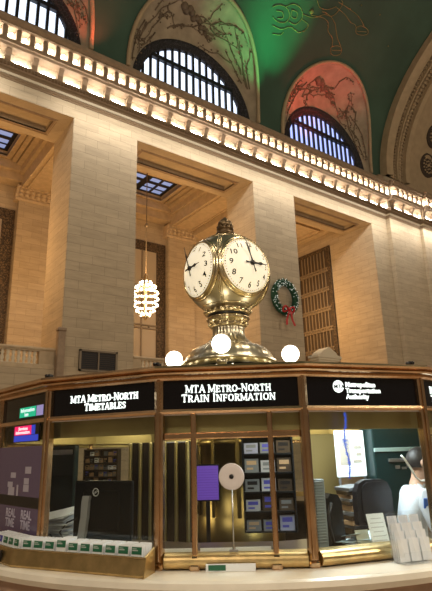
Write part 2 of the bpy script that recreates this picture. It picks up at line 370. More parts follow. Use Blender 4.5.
# gallery grille windows and skylights
def grille(name, W_, H_, nx, ny, T, b=0.75, pm_=None):
    r = bpy.data.objects.new(name, None); COL.objects.link(r); r.matrix_world = T; r['kind'] = 'structure'
    m = MB()
    m.box(0, b, -0.12, 0, 0, H_); m.box(W_ - b, W_, -0.12, 0, 0, H_); m.box(b, W_ - b, -0.12, 0, H_ - b, H_); m.box(b, W_ - b, -0.12, 0, 0, 0.3)
    obj('window_frame', m, M_BRONZE, r)
    m = MB(); m.box(0.02, W_ - 0.02, -0.03, 0, 0.02, H_ - 0.02); obj('pane', m, pm_ or M_GRP, r)
    m = MB(); iw = W_ - 2 * b
    for i in range(1, nx): x = b + iw * i / nx; m.box(x - 0.05, x + 0.05, -0.10, -0.03, 0.3, H_ - b)
    for j in range(1, ny):
        z = 0.3 + (H_ - b - 0.3) * j / ny
        for dz in (-0.12, 0.12): m.box(b, W_ - b, -0.14, -0.03, z + dz - 0.045, z + dz + 0.045)
        for i in range(nx): x = b + iw * (i + 0.5) / nx; m.lathe([(0.09, -0.02), (0.09, 0.02)], 10, 0, Matrix.Translation((x, -0.09, z)) @ Matrix.Rotation(PI / 2, 4, 'X'))
    obj('mullion_grid', m, M_BRZ, r)
    return r
grille('window_1', 9.0, 10.0, 6, 3, Matrix.Translation((-0.55, GY - 0.005, 7.2)))
grille('window_2', 9.0, 10.0, 6, 3, Matrix.Translation((11.0, GY - 0.005, 7.2)))
grille('window_3', 3.75, 10.2, 9, 6, Matrix.Translation((31.07, 29.9, 7.0)) @ Matrix.Rotation(-PI / 2, 4, 'Z'), 0.3, mat('dim_bronze_pane', (0.06, 0.042, 0.028), 0.4))
for n_, (x0, x1, y0, y1) in enumerate(SK):
    r = bpy.data.objects.new('window_%d' % (4 + n_), None); COL.objects.link(r); r['kind'] = 'structure'
    m = MB(); m.box(x0, x1, y0, y1, GZ + 0.38, GZ + 0.42); obj('pane', m, M_SKYL, r)
    m = MB()
    for i in range(7): x = x0 + (x1 - x0) * i / 6; t = 0.24 if i % 2 == 0 else 0.09; m.box(x - t, x + t, y0, y1, GZ + 0.31, GZ + 0.37)
    for j in range(5): y = y0 + (y1 - y0) * j / 4; t = 0.15 if j % 2 == 0 else 0.05; m.box(x0, x1, y - t, y + t, GZ + 0.30, GZ + 0.36)
    obj('window_frame', m, M_DARK, r)

# ------------------------------------------------------------------ cornice
XL, XR = -12, 60
def cornice(x0, x1, dy):
    m = MB(); Y = WY - dy
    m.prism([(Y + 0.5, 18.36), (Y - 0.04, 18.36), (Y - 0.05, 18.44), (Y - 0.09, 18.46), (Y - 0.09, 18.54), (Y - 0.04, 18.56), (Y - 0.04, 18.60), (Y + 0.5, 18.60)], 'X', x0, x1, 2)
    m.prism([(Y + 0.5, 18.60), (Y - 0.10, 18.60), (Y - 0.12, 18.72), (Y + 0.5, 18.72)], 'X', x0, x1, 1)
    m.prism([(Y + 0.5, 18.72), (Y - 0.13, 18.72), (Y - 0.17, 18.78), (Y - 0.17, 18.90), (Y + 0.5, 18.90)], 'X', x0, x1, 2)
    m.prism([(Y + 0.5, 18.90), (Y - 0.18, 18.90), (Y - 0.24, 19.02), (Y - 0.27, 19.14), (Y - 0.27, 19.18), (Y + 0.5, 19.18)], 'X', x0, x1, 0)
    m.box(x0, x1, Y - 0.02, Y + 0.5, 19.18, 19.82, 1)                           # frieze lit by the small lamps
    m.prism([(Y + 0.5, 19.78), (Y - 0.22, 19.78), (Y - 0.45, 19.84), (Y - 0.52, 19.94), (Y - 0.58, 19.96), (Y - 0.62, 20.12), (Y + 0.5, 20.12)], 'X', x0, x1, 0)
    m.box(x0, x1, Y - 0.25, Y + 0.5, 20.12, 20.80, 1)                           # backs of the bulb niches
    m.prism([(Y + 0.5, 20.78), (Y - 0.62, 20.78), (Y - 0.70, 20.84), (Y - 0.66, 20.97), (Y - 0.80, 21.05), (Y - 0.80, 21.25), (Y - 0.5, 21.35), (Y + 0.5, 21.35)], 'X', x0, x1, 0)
    return m
bul = []; 
mm = []
for (x0, x1, dy) in ((XL, 32.9, 0.0), (32.9, 36.9, 0.35), (36.9, XR, 0.62)):
    m = cornice(x0, x1, dy); Y = WY - dy
    n = int((x1 - x0) / 0.10)
    for i in range(int((min(x1, 46) - max(x0, 2)) / 0.16)):                      # egg-and-dart row
        x = max(x0, 2) + 0.08 + i * 0.16
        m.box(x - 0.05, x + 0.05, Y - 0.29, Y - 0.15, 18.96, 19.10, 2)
    k0 = math.ceil((x0 - 4.6) / 0.625 + 0.3); k1 = math.floor((x1 - 4.6) / 0.625 - 0.2)
    for k in range(k0, k1 + 1):
        x = 4.6 + k * 0.625
        m.bevbox(x + 0.3125 - 0.125, x + 0.3125 + 0.125, Y - 0.60, Y - 0.2, 20.12, 20.78, 0.03, 0)
        if 2.5 < x < 46: bul.append((x, Y - 0.43, 20.45))
        if k % 2 == 0:
            m.prism([(Y, 19.18), (Y - 0.14, 19.18), (Y - 0.20, 19.5), (Y - 0.38, 19.79), (Y, 19.79)], 'X', x - 0.13, x + 0.13, 0)
            if 2.5 < x < 46: mm.append((x + 0.625, Y - 0.16, 19.24))
    mm_ = m
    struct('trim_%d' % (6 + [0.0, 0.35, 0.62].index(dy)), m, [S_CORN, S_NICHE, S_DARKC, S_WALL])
m = MB(); m.sphere((0, 0, 0), 0.10, 12); m.lathe([(0.04, -0.3), (0.04, -0.09)], 8, 1)
bme = m.mesh('bulb', [M_BULB, M_BRASS])
for i, p in enumerate(bul):
    tag(link('bulb', bme, None, p), 'bright round bulb in a stone niche along the top of the cornice', 'light bulb', 'bulbs in the niches of the cornice')
m = MB(); m.tube([(-0.36, 0, 0.0), (-0.33, 0, 0.0), (0.33, 0, 0.0), (0.36, 0, 0.0)], [0.03, 0.045, 0.045, 0.03], 10, 0); m.box(-0.34, 0.34, -0.02, 0.02, -0.06, -0.035, 1)
bme2 = m.mesh('lamp', [M_BULB2, M_BRASS])
for i, p in enumerate(mm):
    tag(link('frieze_lamp', bme2, None, p), 'slim glowing lamp between stone brackets below the niches of the cornice', 'lamp', 'small lamps between the brackets of the cornice')

# ------------------------------------------------------------------ vault with lunettes
VA, VR, VZ = 18.3, 13.0, 22.0
def vp(x, th, k=1.0): return (x, 22.0 - VA + VA * k * math.cos(th), VZ + VR * k * math.sin(th))
LC = [3.95 - PER, 3.95, 15.5, 27.06]
HW = 4.7
def th0(x):
    for c_ in LC:
        u = (x - c_) / HW
        if abs(u) < 1: return math.radians(28.3) * (1 - u * u) ** 0.38
    return 0.0
m = MB(); cols = []
xs = []
for c_ in LC:
    xs += [c_ - HW * math.cos(PI * i / 40) for i in range(41)]
x = -14; xs = sorted(set([round(v, 4) for v in xs] + [-13, 32.5, 33.15]))
TH = math.radians(178)
P = []
for x in xs:
    t0 = th0(x); P.append([vp(x, t0 + (TH - t0) * (j / 60) ** 1.15) for j in range(61)])
m.grid(P); 
struct('ceiling', m, M_VAULT)
# gold star figures painted and picked out on the vault
def on_vault(x, deg): 
    p = Vector(vp(x, math.radians(deg), 0.997)); return p
gold = MB()
def gl(pts, r=0.024):
    out = []
    for i in range(len(pts) - 1):
        for s_ in range(6):
            t = s_ / 6; p0 = pts[max(i - 1, 0)]; p1 = pts[i]; p2 = pts[i + 1]; p3 = pts[min(i + 2, len(pts) - 1)]
            out.append(tuple(0.5 * ((2 * p1[k]) + (-p0[k] + p2[k]) * t + (2 * p0[k] - 5 * p1[k] + 4 * p2[k] - p3[k]) * t * t + (-p0[k] + 3 * p1[k] - 3 * p2[k] + p3[k]) * t ** 3) for k in (0, 1)))
    out.append(pts[-1])
    gold.tube([on_vault(*q) for q in out], r, 5)
GOLD_AT = True
gl([(22.57, 34.6), (23.48, 35.6), (24.08, 35.3), (24.38, 33.6), (24.99, 32.6), (25.23, 30.7)])
gl([(23.24, 36.8), (23.96, 36.9), (24.6, 36.1), (25.03, 34.6), (25.42, 33.3), (25.94, 32.1)])
gl([(25.17, 30.6), (25.54, 31.6), (26.0, 31.9), (26.19, 30.5), (25.81, 29.4), (25.39, 29.2), (25.17, 30.6)])
gl([(25.33, 30.1), (26.09, 31.2)])
gl([(24.05, 39.3), (25.06, 39.0), (25.79, 38.3), (26.23, 38.4), (26.47, 38.0)])
gl([(24.1, 40.5), (25.08, 40.6), (26.0, 40.5), (26.58, 40.0), (27.09, 39.2)])
gl([(26.47, 38.0), (26.82, 39.0), (27.46, 39.1), (27.66, 38.2), (27.21, 37.2), (26.71, 36.9), (26.47, 38.0)])
gl([(26.68, 37.4), (27.5, 38.5)])
gl([(21.84, 33.7), (22.78, 34.4), (23.51, 36.4), (24.12, 37.0), (24.43, 38.8), (24.48, 40.7), (24.23, 41.2)])
gl([(22.45, 38.2), (22.92, 37.2), (23.6, 37.8), (24.1, 39.4)])
gl([(19.53, 31.4), (19.98, 32.7), (20.61, 32.9), (21.0, 31.6), (20.85, 29.9), (20.29, 29.1), (19.8, 29.4)])
gl([(20.41, 32.9), (20.9, 34.5), (21.57, 34.6), (21.95, 33.0), (21.66, 30.8), (21.1, 30.5)])
gl([(20.0, 27.7), (20.75, 28.0), (21.35, 29.6), (22.11, 29.5), (22.59, 31.1), (22.6, 32.4), (22.02, 32.6)])
gl([(19.89, 31.1), (20.35, 31.6), (20.56, 30.5), (20.19, 29.8)])
gl([(20.97, 33.2), (21.41, 33.4), (21.53, 32.1), (21.11, 31.8), (20.97, 33.2)])
gl([(20.2, 25.9), (20.79, 26.6), (20.99, 27.7)])
STARS= [(22.45, 35.3), (29.98, 38.6), (25.94, 42.8), (25.25, 40.7), (27.8, 43.5), (21.83, 29.6), (24.18, 34.7)]
for i_, (x_, t_) in enumerate(STARS): gold.sphere(on_vault(x_, t_), 0.16 if i_ == 0 else 0.05, 8)
struct('ceiling_drawing', gold, M_GOLDLINE)
# lunette plaster shells
for n_, c_ in enumerate(LC):
    m = MB(); P = []
    for i in range(49):
        t = PI * i / 48; x = c_ - HW * math.cos(t)
        o_ = Vector(vp(x, th0(x) if 0 < i < 48 else 0)); w_ = Vector((c_ - 4.28 * math.cos(t), 22.28, 21.6 + 4.28 * math.sin(t)))
        row = []
        for j in range(9):
            s_ = j / 8; p = o_.lerp(w_, s_); p.y += 0.55 * math.sin(PI * s_) * math.sin(t); p.z += 0.25 * math.sin(PI * s_) * math.sin(t); row.append(tuple(p))
        P.append(row)
    m.grid(P); struct('ceiling_lunette_%d' % n_, m, M_SHELL)
    m = MB(); ed = [Vector(vp(c_ - HW * math.cos(PI * i / 48), th0(c_ - HW * math.cos(PI * i / 48)) if 0 < i < 48 else 0, 0.996)) for i in range(49)]
    m.tube(ed, 0.13, 8); struct('trim_%d' % (20 + n_), m, M_BANDP)
    # window
    r = bpy.data.objects.new('window_%d' % (10 + n_), None); COL.objects.link(r); r['kind'] = 'structure'; r.location = (c_, 22.35, 21.6)
    def arc(rad, y, n=48): return [(-rad * math.cos(PI * i / n), y, rad * math.sin(PI * i / n)) for i in range(n + 1)]
    m = MB()
    secs = [(4.3, -0.10), (4.18, -0.16), (4.05, -0.06), (3.98, 0.0), (3.80, 0.03), (3.76, 0.12), (3.76, 0.3)]
    m.grid([[arc(q, y)[i] for q, y in secs] for i in range(49)], 0)
    obj('window_frame', m, ornament_mat('dark_leaf_frame_%d' % n_, (0.012, 0.011, 0.014), (0.07, 0.065, 0.08), 5.5, 0.04) if n_ == 0 else bpy.data.materials['dark_leaf_frame_0'], r)
    m = MB(); pts = arc(3.9, 0.28); m.add([(0, 0.28, 0)] + pts, [(0, i + 2, i + 1) for i in range(48)]); m.add([(0, 0.34, 0)] + [(a_, 0.34, b_) for a_, _, b_ in pts], [(0, i + 1, i + 2) for i in range(48)])
    obj('pane', m, M_SKYW if n_ < 3 else M_SKYB, r)
    m = MB()
    for i in range(-7, 8):
        x = i * 0.50; h = math.sqrt(max(0, 3.8 ** 2 - x * x))
        if h > 0.3: m.box(x - 0.075, x + 0.075, 0.1, 0.22, 0, h)
    for z in (2.35,): 
        hx = math.sqrt(3.8 ** 2 - z * z); m.box(-hx, hx, 0.02, 0.24, z - 0.13, z + 0.13)
    m.box(-3.6, 3.6, 0.02, 0.24, 0, 0.1)
    obj('mullion_grid', m, M_DARK, r)
# wall strip between/below lunette windows
m = MB(); m.box(-12, 33.2, 22.75, 23.0, 20.5, 28); struct('wall_clerestory', m, S_PLAIN)
m = MB(); m.box(32.4, 60, 21.75, 23.2, 21.0, 22.0); struct('trim_40', m, S_CORN)
# relief branches and figures on the lunette plaster (generic leafy sprays)
rel = MB()
def shell_pt(c_, t, s_):
    x = c_ - HW * math.cos(t); o_ = Vector(vp(x, th0(x))); w_ = Vector((c_ - 4.28 * math.cos(t), 22.28, 21.6 + 4.28 * math.sin(t)))
    p = o_.lerp(w_, s_); p.y += 0.55 * math.sin(PI * s_) * math.sin(t) - 0.03; p.z += 0.25 * math.sin(PI * s_) * math.sin(t) - 0.03
    return p
rnd = random.Random(3)
for c_ in LC[1:]:
    for br in range(26):
        t = rnd.uniform(0.35, 2.8); s_ = rnd.uniform(0.3, 0.85); pts = [shell_pt(c_, t, s_)]; dt = rnd.uniform(-0.12, 0.12); ds = rnd.uniform(-0.10, 0.10)
        for k in range(6):
            t = min(2.95, max(0.2, t + dt + rnd.uniform(-0.05, 0.05))); s_ = min(0.93, max(0.1, s_ + ds + rnd.uniform(-0.06, 0.06))); pts.append(shell_pt(c_, t, s_))
        rel.tube(pts, [0.045, 0.04, 0.035, 0.03, 0.03, 0.02, 0.02], 6)
        for q in pts[1:]:
            for l in range(2): rel.sphere((q.x + rnd.uniform(-.2, .2), q.y - 0.02, q.z + rnd.uniform(-.2, .2)), rnd.uniform(0.03, 0.07), 6)
    for k in range(12): rel.sphere(shell_pt(c_, 1.25 + 0.05 * k, 0.35 + 0.03 * k + 0.04 * math.sin(k * 2)), 0.26 - 0.012 * k, 8)
struct('trim_30', rel, mat('relief_plaster', (0.17, 0.125, 0.085), 0.8))
# transverse arch at the end of the vault
def band(x0, x1, k0, k1, mt, name, steps=60):
    m = MB(); P = []
    for i in range(steps + 1):
        th = math.radians(110) * i / steps
        P.append([vp(x0, th, 1.02), vp(x0, th, k0), vp(x1, th, k1), vp(x1, th, 1.03)])
    m.grid(P, 0, False); struct(name, m, mt)
band(33.0, 33.55, 0.965, 0.955, M_BANDP, 'trim_31'); band(33.55, 34.0, 0.975, 0.97, M_BANDP, 'trim_32')
band(34.0, 34.5, 0.985, 0.985, M_BANDO, 'trim_33'); band(34.5, 34.65, 0.97, 0.97, M_BANDP, 'trim_34')
band(34.65, 35.5, 0.985, 0.985, M_BANDO, 'trim_35'); band(35.5, 35.9, 0.965, 0.96, M_BANDP, 'trim_36')
band(35.9, 46, 0.985, 0.985, M_BANDP, 'trim_37'); 
m = MB()
for i in range(90):                                                             # leaf buds in rows along the arch
    th = math.radians(1.0 + i * 1.15)
    for xx, rr_ in ((34.08, 0.09), (34.42, 0.09), (35.05, 0.17), (35.38, 0.08), (34.75, 0.08)):
        p = vp(xx, th, 0.982); m.sphere(p, rr_, 6)
struct('trim_38', m, M_BANDP)
rm = MB()
for th in range(12, 100, 11):
    for xx in (39.0, 42.5):
        p = Vector(vp(xx, math.radians(th), 0.982)); nrm = Vector((0, -math.cos(math.radians(th)), -math.sin(math.radians(th))))
        T = Matrix.Translation(p) @ nrm.to_track_quat('Z', 'Y').to_matrix().to_4x4()
        rm.lathe([(1.05, -0.1), (1.05, 0.08), (0.92, 0.10), (0.86, 0.02), (0.01, 0.02)], 28, 0, T, closed=True)
        for k in range(14): a = k * 2 * PI / 14; rm.sphere((0.66 * math.cos(a), 0.66 * math.sin(a), 0.05), 0.10, 6, 1, 1, T)
        for k in range(8): a = k * 2 * PI / 8; rm.sphere((0.36 * math.cos(a), 0.36 * math.sin(a), 0.05), 0.09, 6, 1, 1, T)
        rm.sphere((0, 0, 0.05), 0.16, 8, 1, 1, T)
struct('trim_39', rm, [mat('rosette_ground', (0.05, 0.035, 0.025), 0.8), M_BANDP])

# ------------------------------------------------------------------ things on the wall
def baluster_me():
    m = MB(); m.lathe([(0.09, 0), (0.09, 0.05), (0.05, 0.08), (0.10, 0.22), (0.05, 0.34), (0.045, 0.36), (0.09, 0.44), (0.05, 0.50), (0.09, 0.52), (0.09, 0.56)], 10); return m.mesh('baluster', S_NICHE)
bal_me = baluster_me()
names = ['left bay, at the left edge of the photo', 'middle bay behind the clock', 'right bay beside the wreathed pier']
def balustrade(a, b, label):
    t = thing('balustrade', label, 'balustrade', (a, WY + 0.3, 5.1)); L_ = b - a - 0.05
    m = MB(); m.bevbox(0.05, L_, -0.2, 0.2, 0, 0.22, 0.03); obj('plinth', m, S_PLAIN, t)
    m = MB(); m.bevbox(0.05, L_, -0.22, 0.22, 0.80, 0.93, 0.04); m.box(0.05, L_, -0.16, 0.16, 0.76, 0.82); obj('handrail', m, S_PLAIN, t)
    m = MB(); m.box(0.05, 0.5, -0.15, 0.15, 0.2, 0.78); obj('end_panel', m, S_PLAIN, t)
    m = MB(); m.box(L_ - 0.8, L_, -0.15, 0.15, 0.2, 0.78); obj('end_panel', m, S_PLAIN, t)
    n = 30
    for i in range(n): link('baluster', bal_me, t, (0.65 + (L_ - 1.6) * i / (n - 1), 0, 0.21))
    return t
for (a, b), nm in zip(OPEN, names): balustrade(a, b, 'pale stone balustrade across the ' + nm)
# slim stone post at the foot of the left pier
t = thing('corner_post', 'slim brown stone post at the foot of the large left pier', 'post', (7.9, 21.85, 4.6))
m = MB(); m.bevbox(-0.16, 0.16, -0.15, 0.14, 0, 2.15, 0.03); obj('shaft', m, S_CORN, t)
m = MB(); m.bevbox(-0.2, 0.2, -0.19, 0.14, 2.15, 2.3, 0.03); obj('cap', m, S_CORN, t)
# ventilation grille
t = thing('ventilation_grille', 'dark rectangular ventilation grille on the lower part of the left pier', 'vent', (9.72, 21.99, 5.6))
m = MB(); m.box(-0.92, 0.92, -0.03, 0, -0.48, 0.48); obj('backing', m, M_DARK, t)
m = MB()
for s_ in (-0.92, 0.82): m.box(s_, s_ + 0.1, -0.08, 0, -0.48, 0.48)
for s_ in (-0.48, 0.40): m.box(-0.92, 0.92, -0.08, 0, s_, s_ + 0.08)
m.box(-0.03, 0.03, -0.07, 0, -0.45, 0.45); obj('frame', m, M_BRZ, t)
m = MB()
for k in range(9): z = -0.36 + k * 0.09; m.box(-0.85, 0.85, -0.06, -0.02, z - 0.012, z + 0.012)
obj('louvre', m, mat('dark_louvre', (0.05, 0.035, 0.025), 0.6), t)
# pedimented stone cabinet
t = thing('pedimented_cabinet', 'small pale gabled stone housing standing above the right end of the information booth', 'cabinet', (24.05, 21.4, 0))
m = MB(); m.bevbox(-0.85, 0.85, -0.3, 0.3, 0, 6.75, 0.04); m.bevbox(-0.95, 0.95, -0.36, 0.36, 6.6, 6.75, 0.03); obj('body', m, S_NICHE, t)
m = MB(); m.prism([(-1.05, 6.75), (1.05, 6.75), (1.05, 6.88), (0.9, 6.92), (0.7, 6.95), (0.6, 7.1), (0, 7.42), (-0.6, 7.1), (-0.7, 6.95), (-0.9, 6.92), (-1.05, 6.88)], 'Y', -0.4, 0.4); obj('pediment', m, S_NICHE, t)
# wreath
t = thing('wreath', 'large green christmas wreath with tiny lights on the pier right of the clock', 'wreath', (21.32, 21.74, 10.28))
m = MB(); rnd = random.Random(5)
m.tube([(0.86 * math.cos(a * PI / 20), 0, 0.92 * math.sin(a * PI / 20)) for a in range(40)], 0.17, 8, 0, True)
for i in range(900):
    a = rnd.uniform(0, 2 * PI); q = rnd.uniform(0, 2 * PI); e = Vector((math.cos(a), 0, math.sin(a)))
    o_ = Vector((0.86 * e.x, 0, 0.92 * e.z)); d = (e * math.cos(q) + Vector((0, -abs(math.sin(q)), 0))) + Vector((rnd.uniform(-.6, .6), rnd.uniform(-.3, .1), rnd.uniform(-.6, .6)))
    d.normalize(); p0 = o_ + d * 0.12; p1 = o_ + d * rnd.uniform(0.24, 0.34); s_ = d.cross(Vector((rnd.random(), rnd.random(), rnd.random()))).normalized() * 0.03
    m.add([p0 + s_, p0 - s_, p1, p0 + d.cross(s_) ], [(0, 1, 2), (1, 3, 2), (3, 0, 2)])
obj('foliage', m, M_PINE, t)
m = MB(); m.box(-0.05, 0.05, 0.1, 0.255, 0.85, 0.95); obj('hook', m, M_BLK, t)
m = MB()
for i in range(120):
    a = rnd.uniform(0, 2 * PI); rr_ = rnd.uniform(-0.24, 0.24); m.sphere(((0.86 + rr_) * math.cos(a), -0.26 + abs(rr_) * 0.5, (0.92 + rr_) * math.sin(a)), 0.021, 6)
o = obj('fairy_lights', m, M_PINL, t); o['label'] = 'tiny white lights scattered over the wreath'; o['kind'] = 'stuff'
bow = MB()
def ribbon(pts, wdt, T=None):
    A = []; 
    for p in pts: A.append([(p[0], p[1], p[2] - 0), (p[0] + wdt[0], p[1] - 0.0, p[2] + wdt[1])])
    bow.grid(A, 0, True); bow.grid([[ (q[0], q[1] + 0.02, q[2]) for q in r_] for r_ in A], 0, True)
for s_ in (-1, 1):
    loop = [(s_ * (0.02 + 0.42 * math.sin(k * PI / 10)), -0.3 - 0.08 * math.sin(k * PI / 5), -0.80 + 0.16 * math.sin(k * 2 * PI / 10)) for k in range(11)]
    bow.tube(loop, 0.055, 6)
    tail = [(s_ * (0.03 + 0.30 * (k / 8)), -0.3 - 0.03 * math.sin(k), -0.82 - 0.95 * k / 8) for k in range(9)]
    ribbon(tail, (0.15, 0.02))
bow.sphere((0, -0.34, -0.80), 0.11, 10)
o = obj('ribbon_bow', bow, M_RED, t); o['label'] = 'red ribbon bow with two tails'
# chandelier
t = thing('chandelier', 'round bright chandelier hanging in the middle bay between the piers', 'chandelier', (15.45, 28.1, 9.7))
m = MB(); m.tube([(0, 0, 2.3), (0, 0, 10.6)], 0.03, 6); m.sphere((0, 0, 6.2), 0.14, 10); obj('rod', m, M_BRZ, t)
m = MB(); m.lathe([(0.02, 2.9), (0.12, 2.7), (0.16, 2.4), (0.3, 2.2), (0.5, 2.1), (0.52, 2.0), (0.1, 1.9), (0.1, 0.2), (0.3, 0.1), (0.05, -0.15), (0.01, -0.25)], 20)
for rr_, z in ((0.62, 1.9), (0.76, 1.5), (0.78, 1.1), (0.74, 0.7), (0.55, 0.35), (0.3, 0.1)):
    m.tube([(rr_ * math.cos(a * PI / 12), rr_ * math.sin(a * PI / 12), z) for a in range(24)], 0.03, 6, 0, True)
obj('frame', m, M_BRASS, t)
m = MB(); m.sphere((0, 0, 0), 0.075, 10); cb = m.mesh('bulb', M_CHB)
for rr_, z, n in ((0.62, 1.95, 14), (0.76, 1.55, 17), (0.78, 1.15, 17), (0.74, 0.75, 17), (0.55, 0.4, 13), (0.28, 0.12, 8), (0.35, 2.25, 8)):
    for k in range(n): a = 2 * PI * (k + 0.5 * (z > 1)) / n; link('bulb', cb, t, (rr_ * math.cos(a), rr_ * math.sin(a), z))

# ------------------------------------------------------------------ BOOTH
BC = Vector((3.7120, 4.6465, 0)); A0 = math.radians(-92.78 - 36.75); W16 = 0.95; AP = W16 / 2 / math.tan(PI / 16); RC = AP / math.cos(PI / 16)
def F(k, t, z, d=0.0):                                                        # booth-local point on side k
    a = k * PI / 8; return Vector((math.cos(a) * (AP + d) - math.sin(a) * t, math.sin(a) * (AP + d) + math.cos(a) * t, z))
def TF(k, t=0, z=0, d=0.0):
    return Matrix.Translation(F(k, t, z, d)) @ Matrix.Rotation(k * PI / 8, 4, 'Z')
def TXT(k, t, z, d):                                                          # text frame: x right, y up, z outward
    return TF(k, t, z, d) @ Matrix(((0, 0, 1, 0), (1, 0, 0, 0), (0, 1, 0, 0), (0, 0, 0, 1)))
def world(k, t, z, d=0.0):
    return BC + Matrix.Rotation(A0, 3, 'Z') @ F(k, t, z, d)
def bthing(name, label, cat, k, t, z, d=0.0, group=None, extra=0.0):
    return thing(name, label, cat, world(k, t, z, d), A0 + k * PI / 8 + extra, group)
booth = thing('information_booth', 'round brass and glass information booth with lit black sign panels below the clock', 'information booth', BC, A0)
def ring16(m, prof, mi=0, kk=range(16), sm=False):
    # profile [(d, z)] swept round the 16-gon
    n = len(prof)
    for k in kk:
        a0, a1 = (k - 0.5) * PI / 8, (k + 0.5) * PI / 8; vs = []
        for a in (a0, a1):
            for d, z in prof: r = (AP + d) / math.cos(PI / 16); vs.append((r * math.cos(a), r * math.sin(a), z))
        m.add(vs, [(i, n + i, n + (i + 1) % n, (i + 1) % n) for i in range(n)], mi, sm)
m = MB(); m.lathe([(2.60, 0.0), (2.60, 0.1), (2.52, 0.14), (2.52, 0.72), (2.60, 0.76), (2.66, 0.80), (2.66, 0.86), (2.3, 0.86), (2.3, 0.3), (0.1, 0.3)], 96, 0, None, False); obj('base', m, S_PINK, booth)
m = MB(); m.lathe([(2.29, 0.94), (2.29, 0.31), (0.1, 0.31)], 48, 0, None, False, closed=True); obj('floor_lining', m, M_BOOTHF, booth)
m = MB(); m.lathe([(2.30, 0.95), (2.30, 0.86), (2.66, 0.86), (2.715, 0.875), (2.735, 0.91), (2.725, 0.94), (2.70, 0.95), (2.30, 0.95)], 128, 0, None, False, closed=True)
obj('counter_ledge', m, S_MARB, booth)['label'] = 'pale marble ledge running round the booth'
# posts
pm = MB(); r_ = RC
for (a, b, z0, z1) in ((0.036, 0.036, 0.95, 0.99), (0.030, 0.030, 0.985, 2.12)):
    pm.bevbox(-a, a, -b, b, z0, z1, 0.010)
pm.bevbox(0.02, 0.045, -0.013, 0.013, 1.0, 2.10, 0.004)
pme = pm.mesh('post', M_COPPER)
for k in range(16):
    a = (k + 0.5) * PI / 8; link('post', pme, booth, (r_ * math.cos(a), r_ * math.sin(a), 0), (0, 0, a))
# bulging brass sill rail, side by side
for k in range(16):
    kk = k if k < 8 else k - 16
    m = MB(); prof = [(-0.06, 0.95)] + [(0.0 + 0.058 * math.sin(q), 0.998 - 0.045 * math.cos(q)) for q in [PI * j / 10 for j in range(11)]] + [(-0.06, 1.045)]
    a0 = -(W16 / 2 - 0.035); a1 = -a0
    vs = [(d, a0, z) for d, z in prof] + [(d, a1, z) for d, z in prof]; n = len(prof)
    m.add(vs, [(i, (i + 1) % n, n + (i + 1) % n, n + i) for i in range(n)] + [tuple(range(n)), tuple(range(2 * n - 1, n - 1, -1))], 0, False, TF(kk))
    o = obj('sill_rail', m, M_RAIL, booth); fix_normals(o)
# rails above the windows, cornice
m = MB(); ring16(m, [(-0.03, 1.885), (0.028, 1.885), (0.036, 1.90), (0.028, 1.915), (-0.03, 1.915)]); obj('sign_rail', m, M_COPPER, booth)
m = MB(); ring16(m, [(-0.05, 2.105), (0.035, 2.105), (0.05, 2.118), (0.045, 2.130), (0.075, 2.140), (0.085, 2.150), (0.07, 2.160), (0.095, 2.168), (0.105, 2.180), (0.095, 2.196), (-0.05, 2.200)]); obj('cornice', m, M_COPPER, booth)
m = MB(); ring16(m, [(-1.2, 2.235), (0.0, 2.195), (0.0, 2.18), (-1.2, 2.21)]); m.lathe([(1.3, 2.20), (1.3, 2.24), (0.5, 2.25)], 32); obj('roof', m, M_COL, booth)
m = MB(); m.lathe([(1.25, 2.16), (1.25, 2.17)], 32); ring16(m, [(-1.2, 2.13), (-0.05, 2.13), (-0.05, 2.16), (-1.2, 2.16)]); obj('ceiling_panel', m, mat('booth_ceiling', (0.30, 0.24, 0.15), 0.6), booth)
m = MB(); ring16(m, [(-0.12, 1.765), (-0.10, 1.765), (-0.10, 2.13), (-0.12, 2.13)], 0); obj('inner_fascia', m, M_COL, booth)
# windows and sign panels per side
F_TXT = {}
for k in range(-8, 8):
    hasm = k in (0, 4, -4, 7, -8)
    m = MB(); hw = W16 / 2 - 0.03
    m.box(-0.004, 0.004, -hw, hw, 1.04, 1.89, 0, TF(k)); o = obj('window_pane', m, M_GLASS, booth)
    if hasm or k in (2, 3, 5, 6, -3, -5, -6, -7):
        tz = 1.742
        m = MB(); m.bevbox(-0.02, 0.026, -hw, hw, tz - 0.022, tz + 0.022, 0.008, 0, TF(k)); obj('transom', m, M_COPPER if hasm else M_COL, o)
    if hasm:
        for s_ in (-0.25, 0.25):
            m = MB(); m.bevbox(-0.018, 0.03, s_ - 0.017, s_ + 0.017, 1.0, 1.89, 0.007, 0, TF(k)); m.bevbox(-0.02, 0.062, s_ - 0.032, s_ + 0.032, 0.95, 0.985, 0.008, 0, TF(k)); m.bevbox(-0.02, 0.05, s_ - 0.024, s_ + 0.024, 0.985, 1.03, 0.008, 0, TF(k))
            obj('mullion', m, M_COPPER, o)
    if k in (3, 4, 5, 6, 7, -8, -7, -6, -5, -4, -3):
        m = MB(); m.box(-0.03, -0.012, -hw, hw, 1.765, 1.885, 0, TF(k)); obj('upper_panel', m, M_COL, o)
    if k in (-1, 0, 1):
        m = MB(); m.box(-0.012, 0.008, -hw, hw, 1.876, 1.884, 0, TF(k)); obj('glazing_bead', m, M_PALE, o)
    m = MB(); m.box(-0.09, 0.004, -hw, hw, 1.915, 2.105, 0, TF(k)); sg = obj('sign_panel', m, [M_BLKG], booth)
    F_TXT[k] = sg

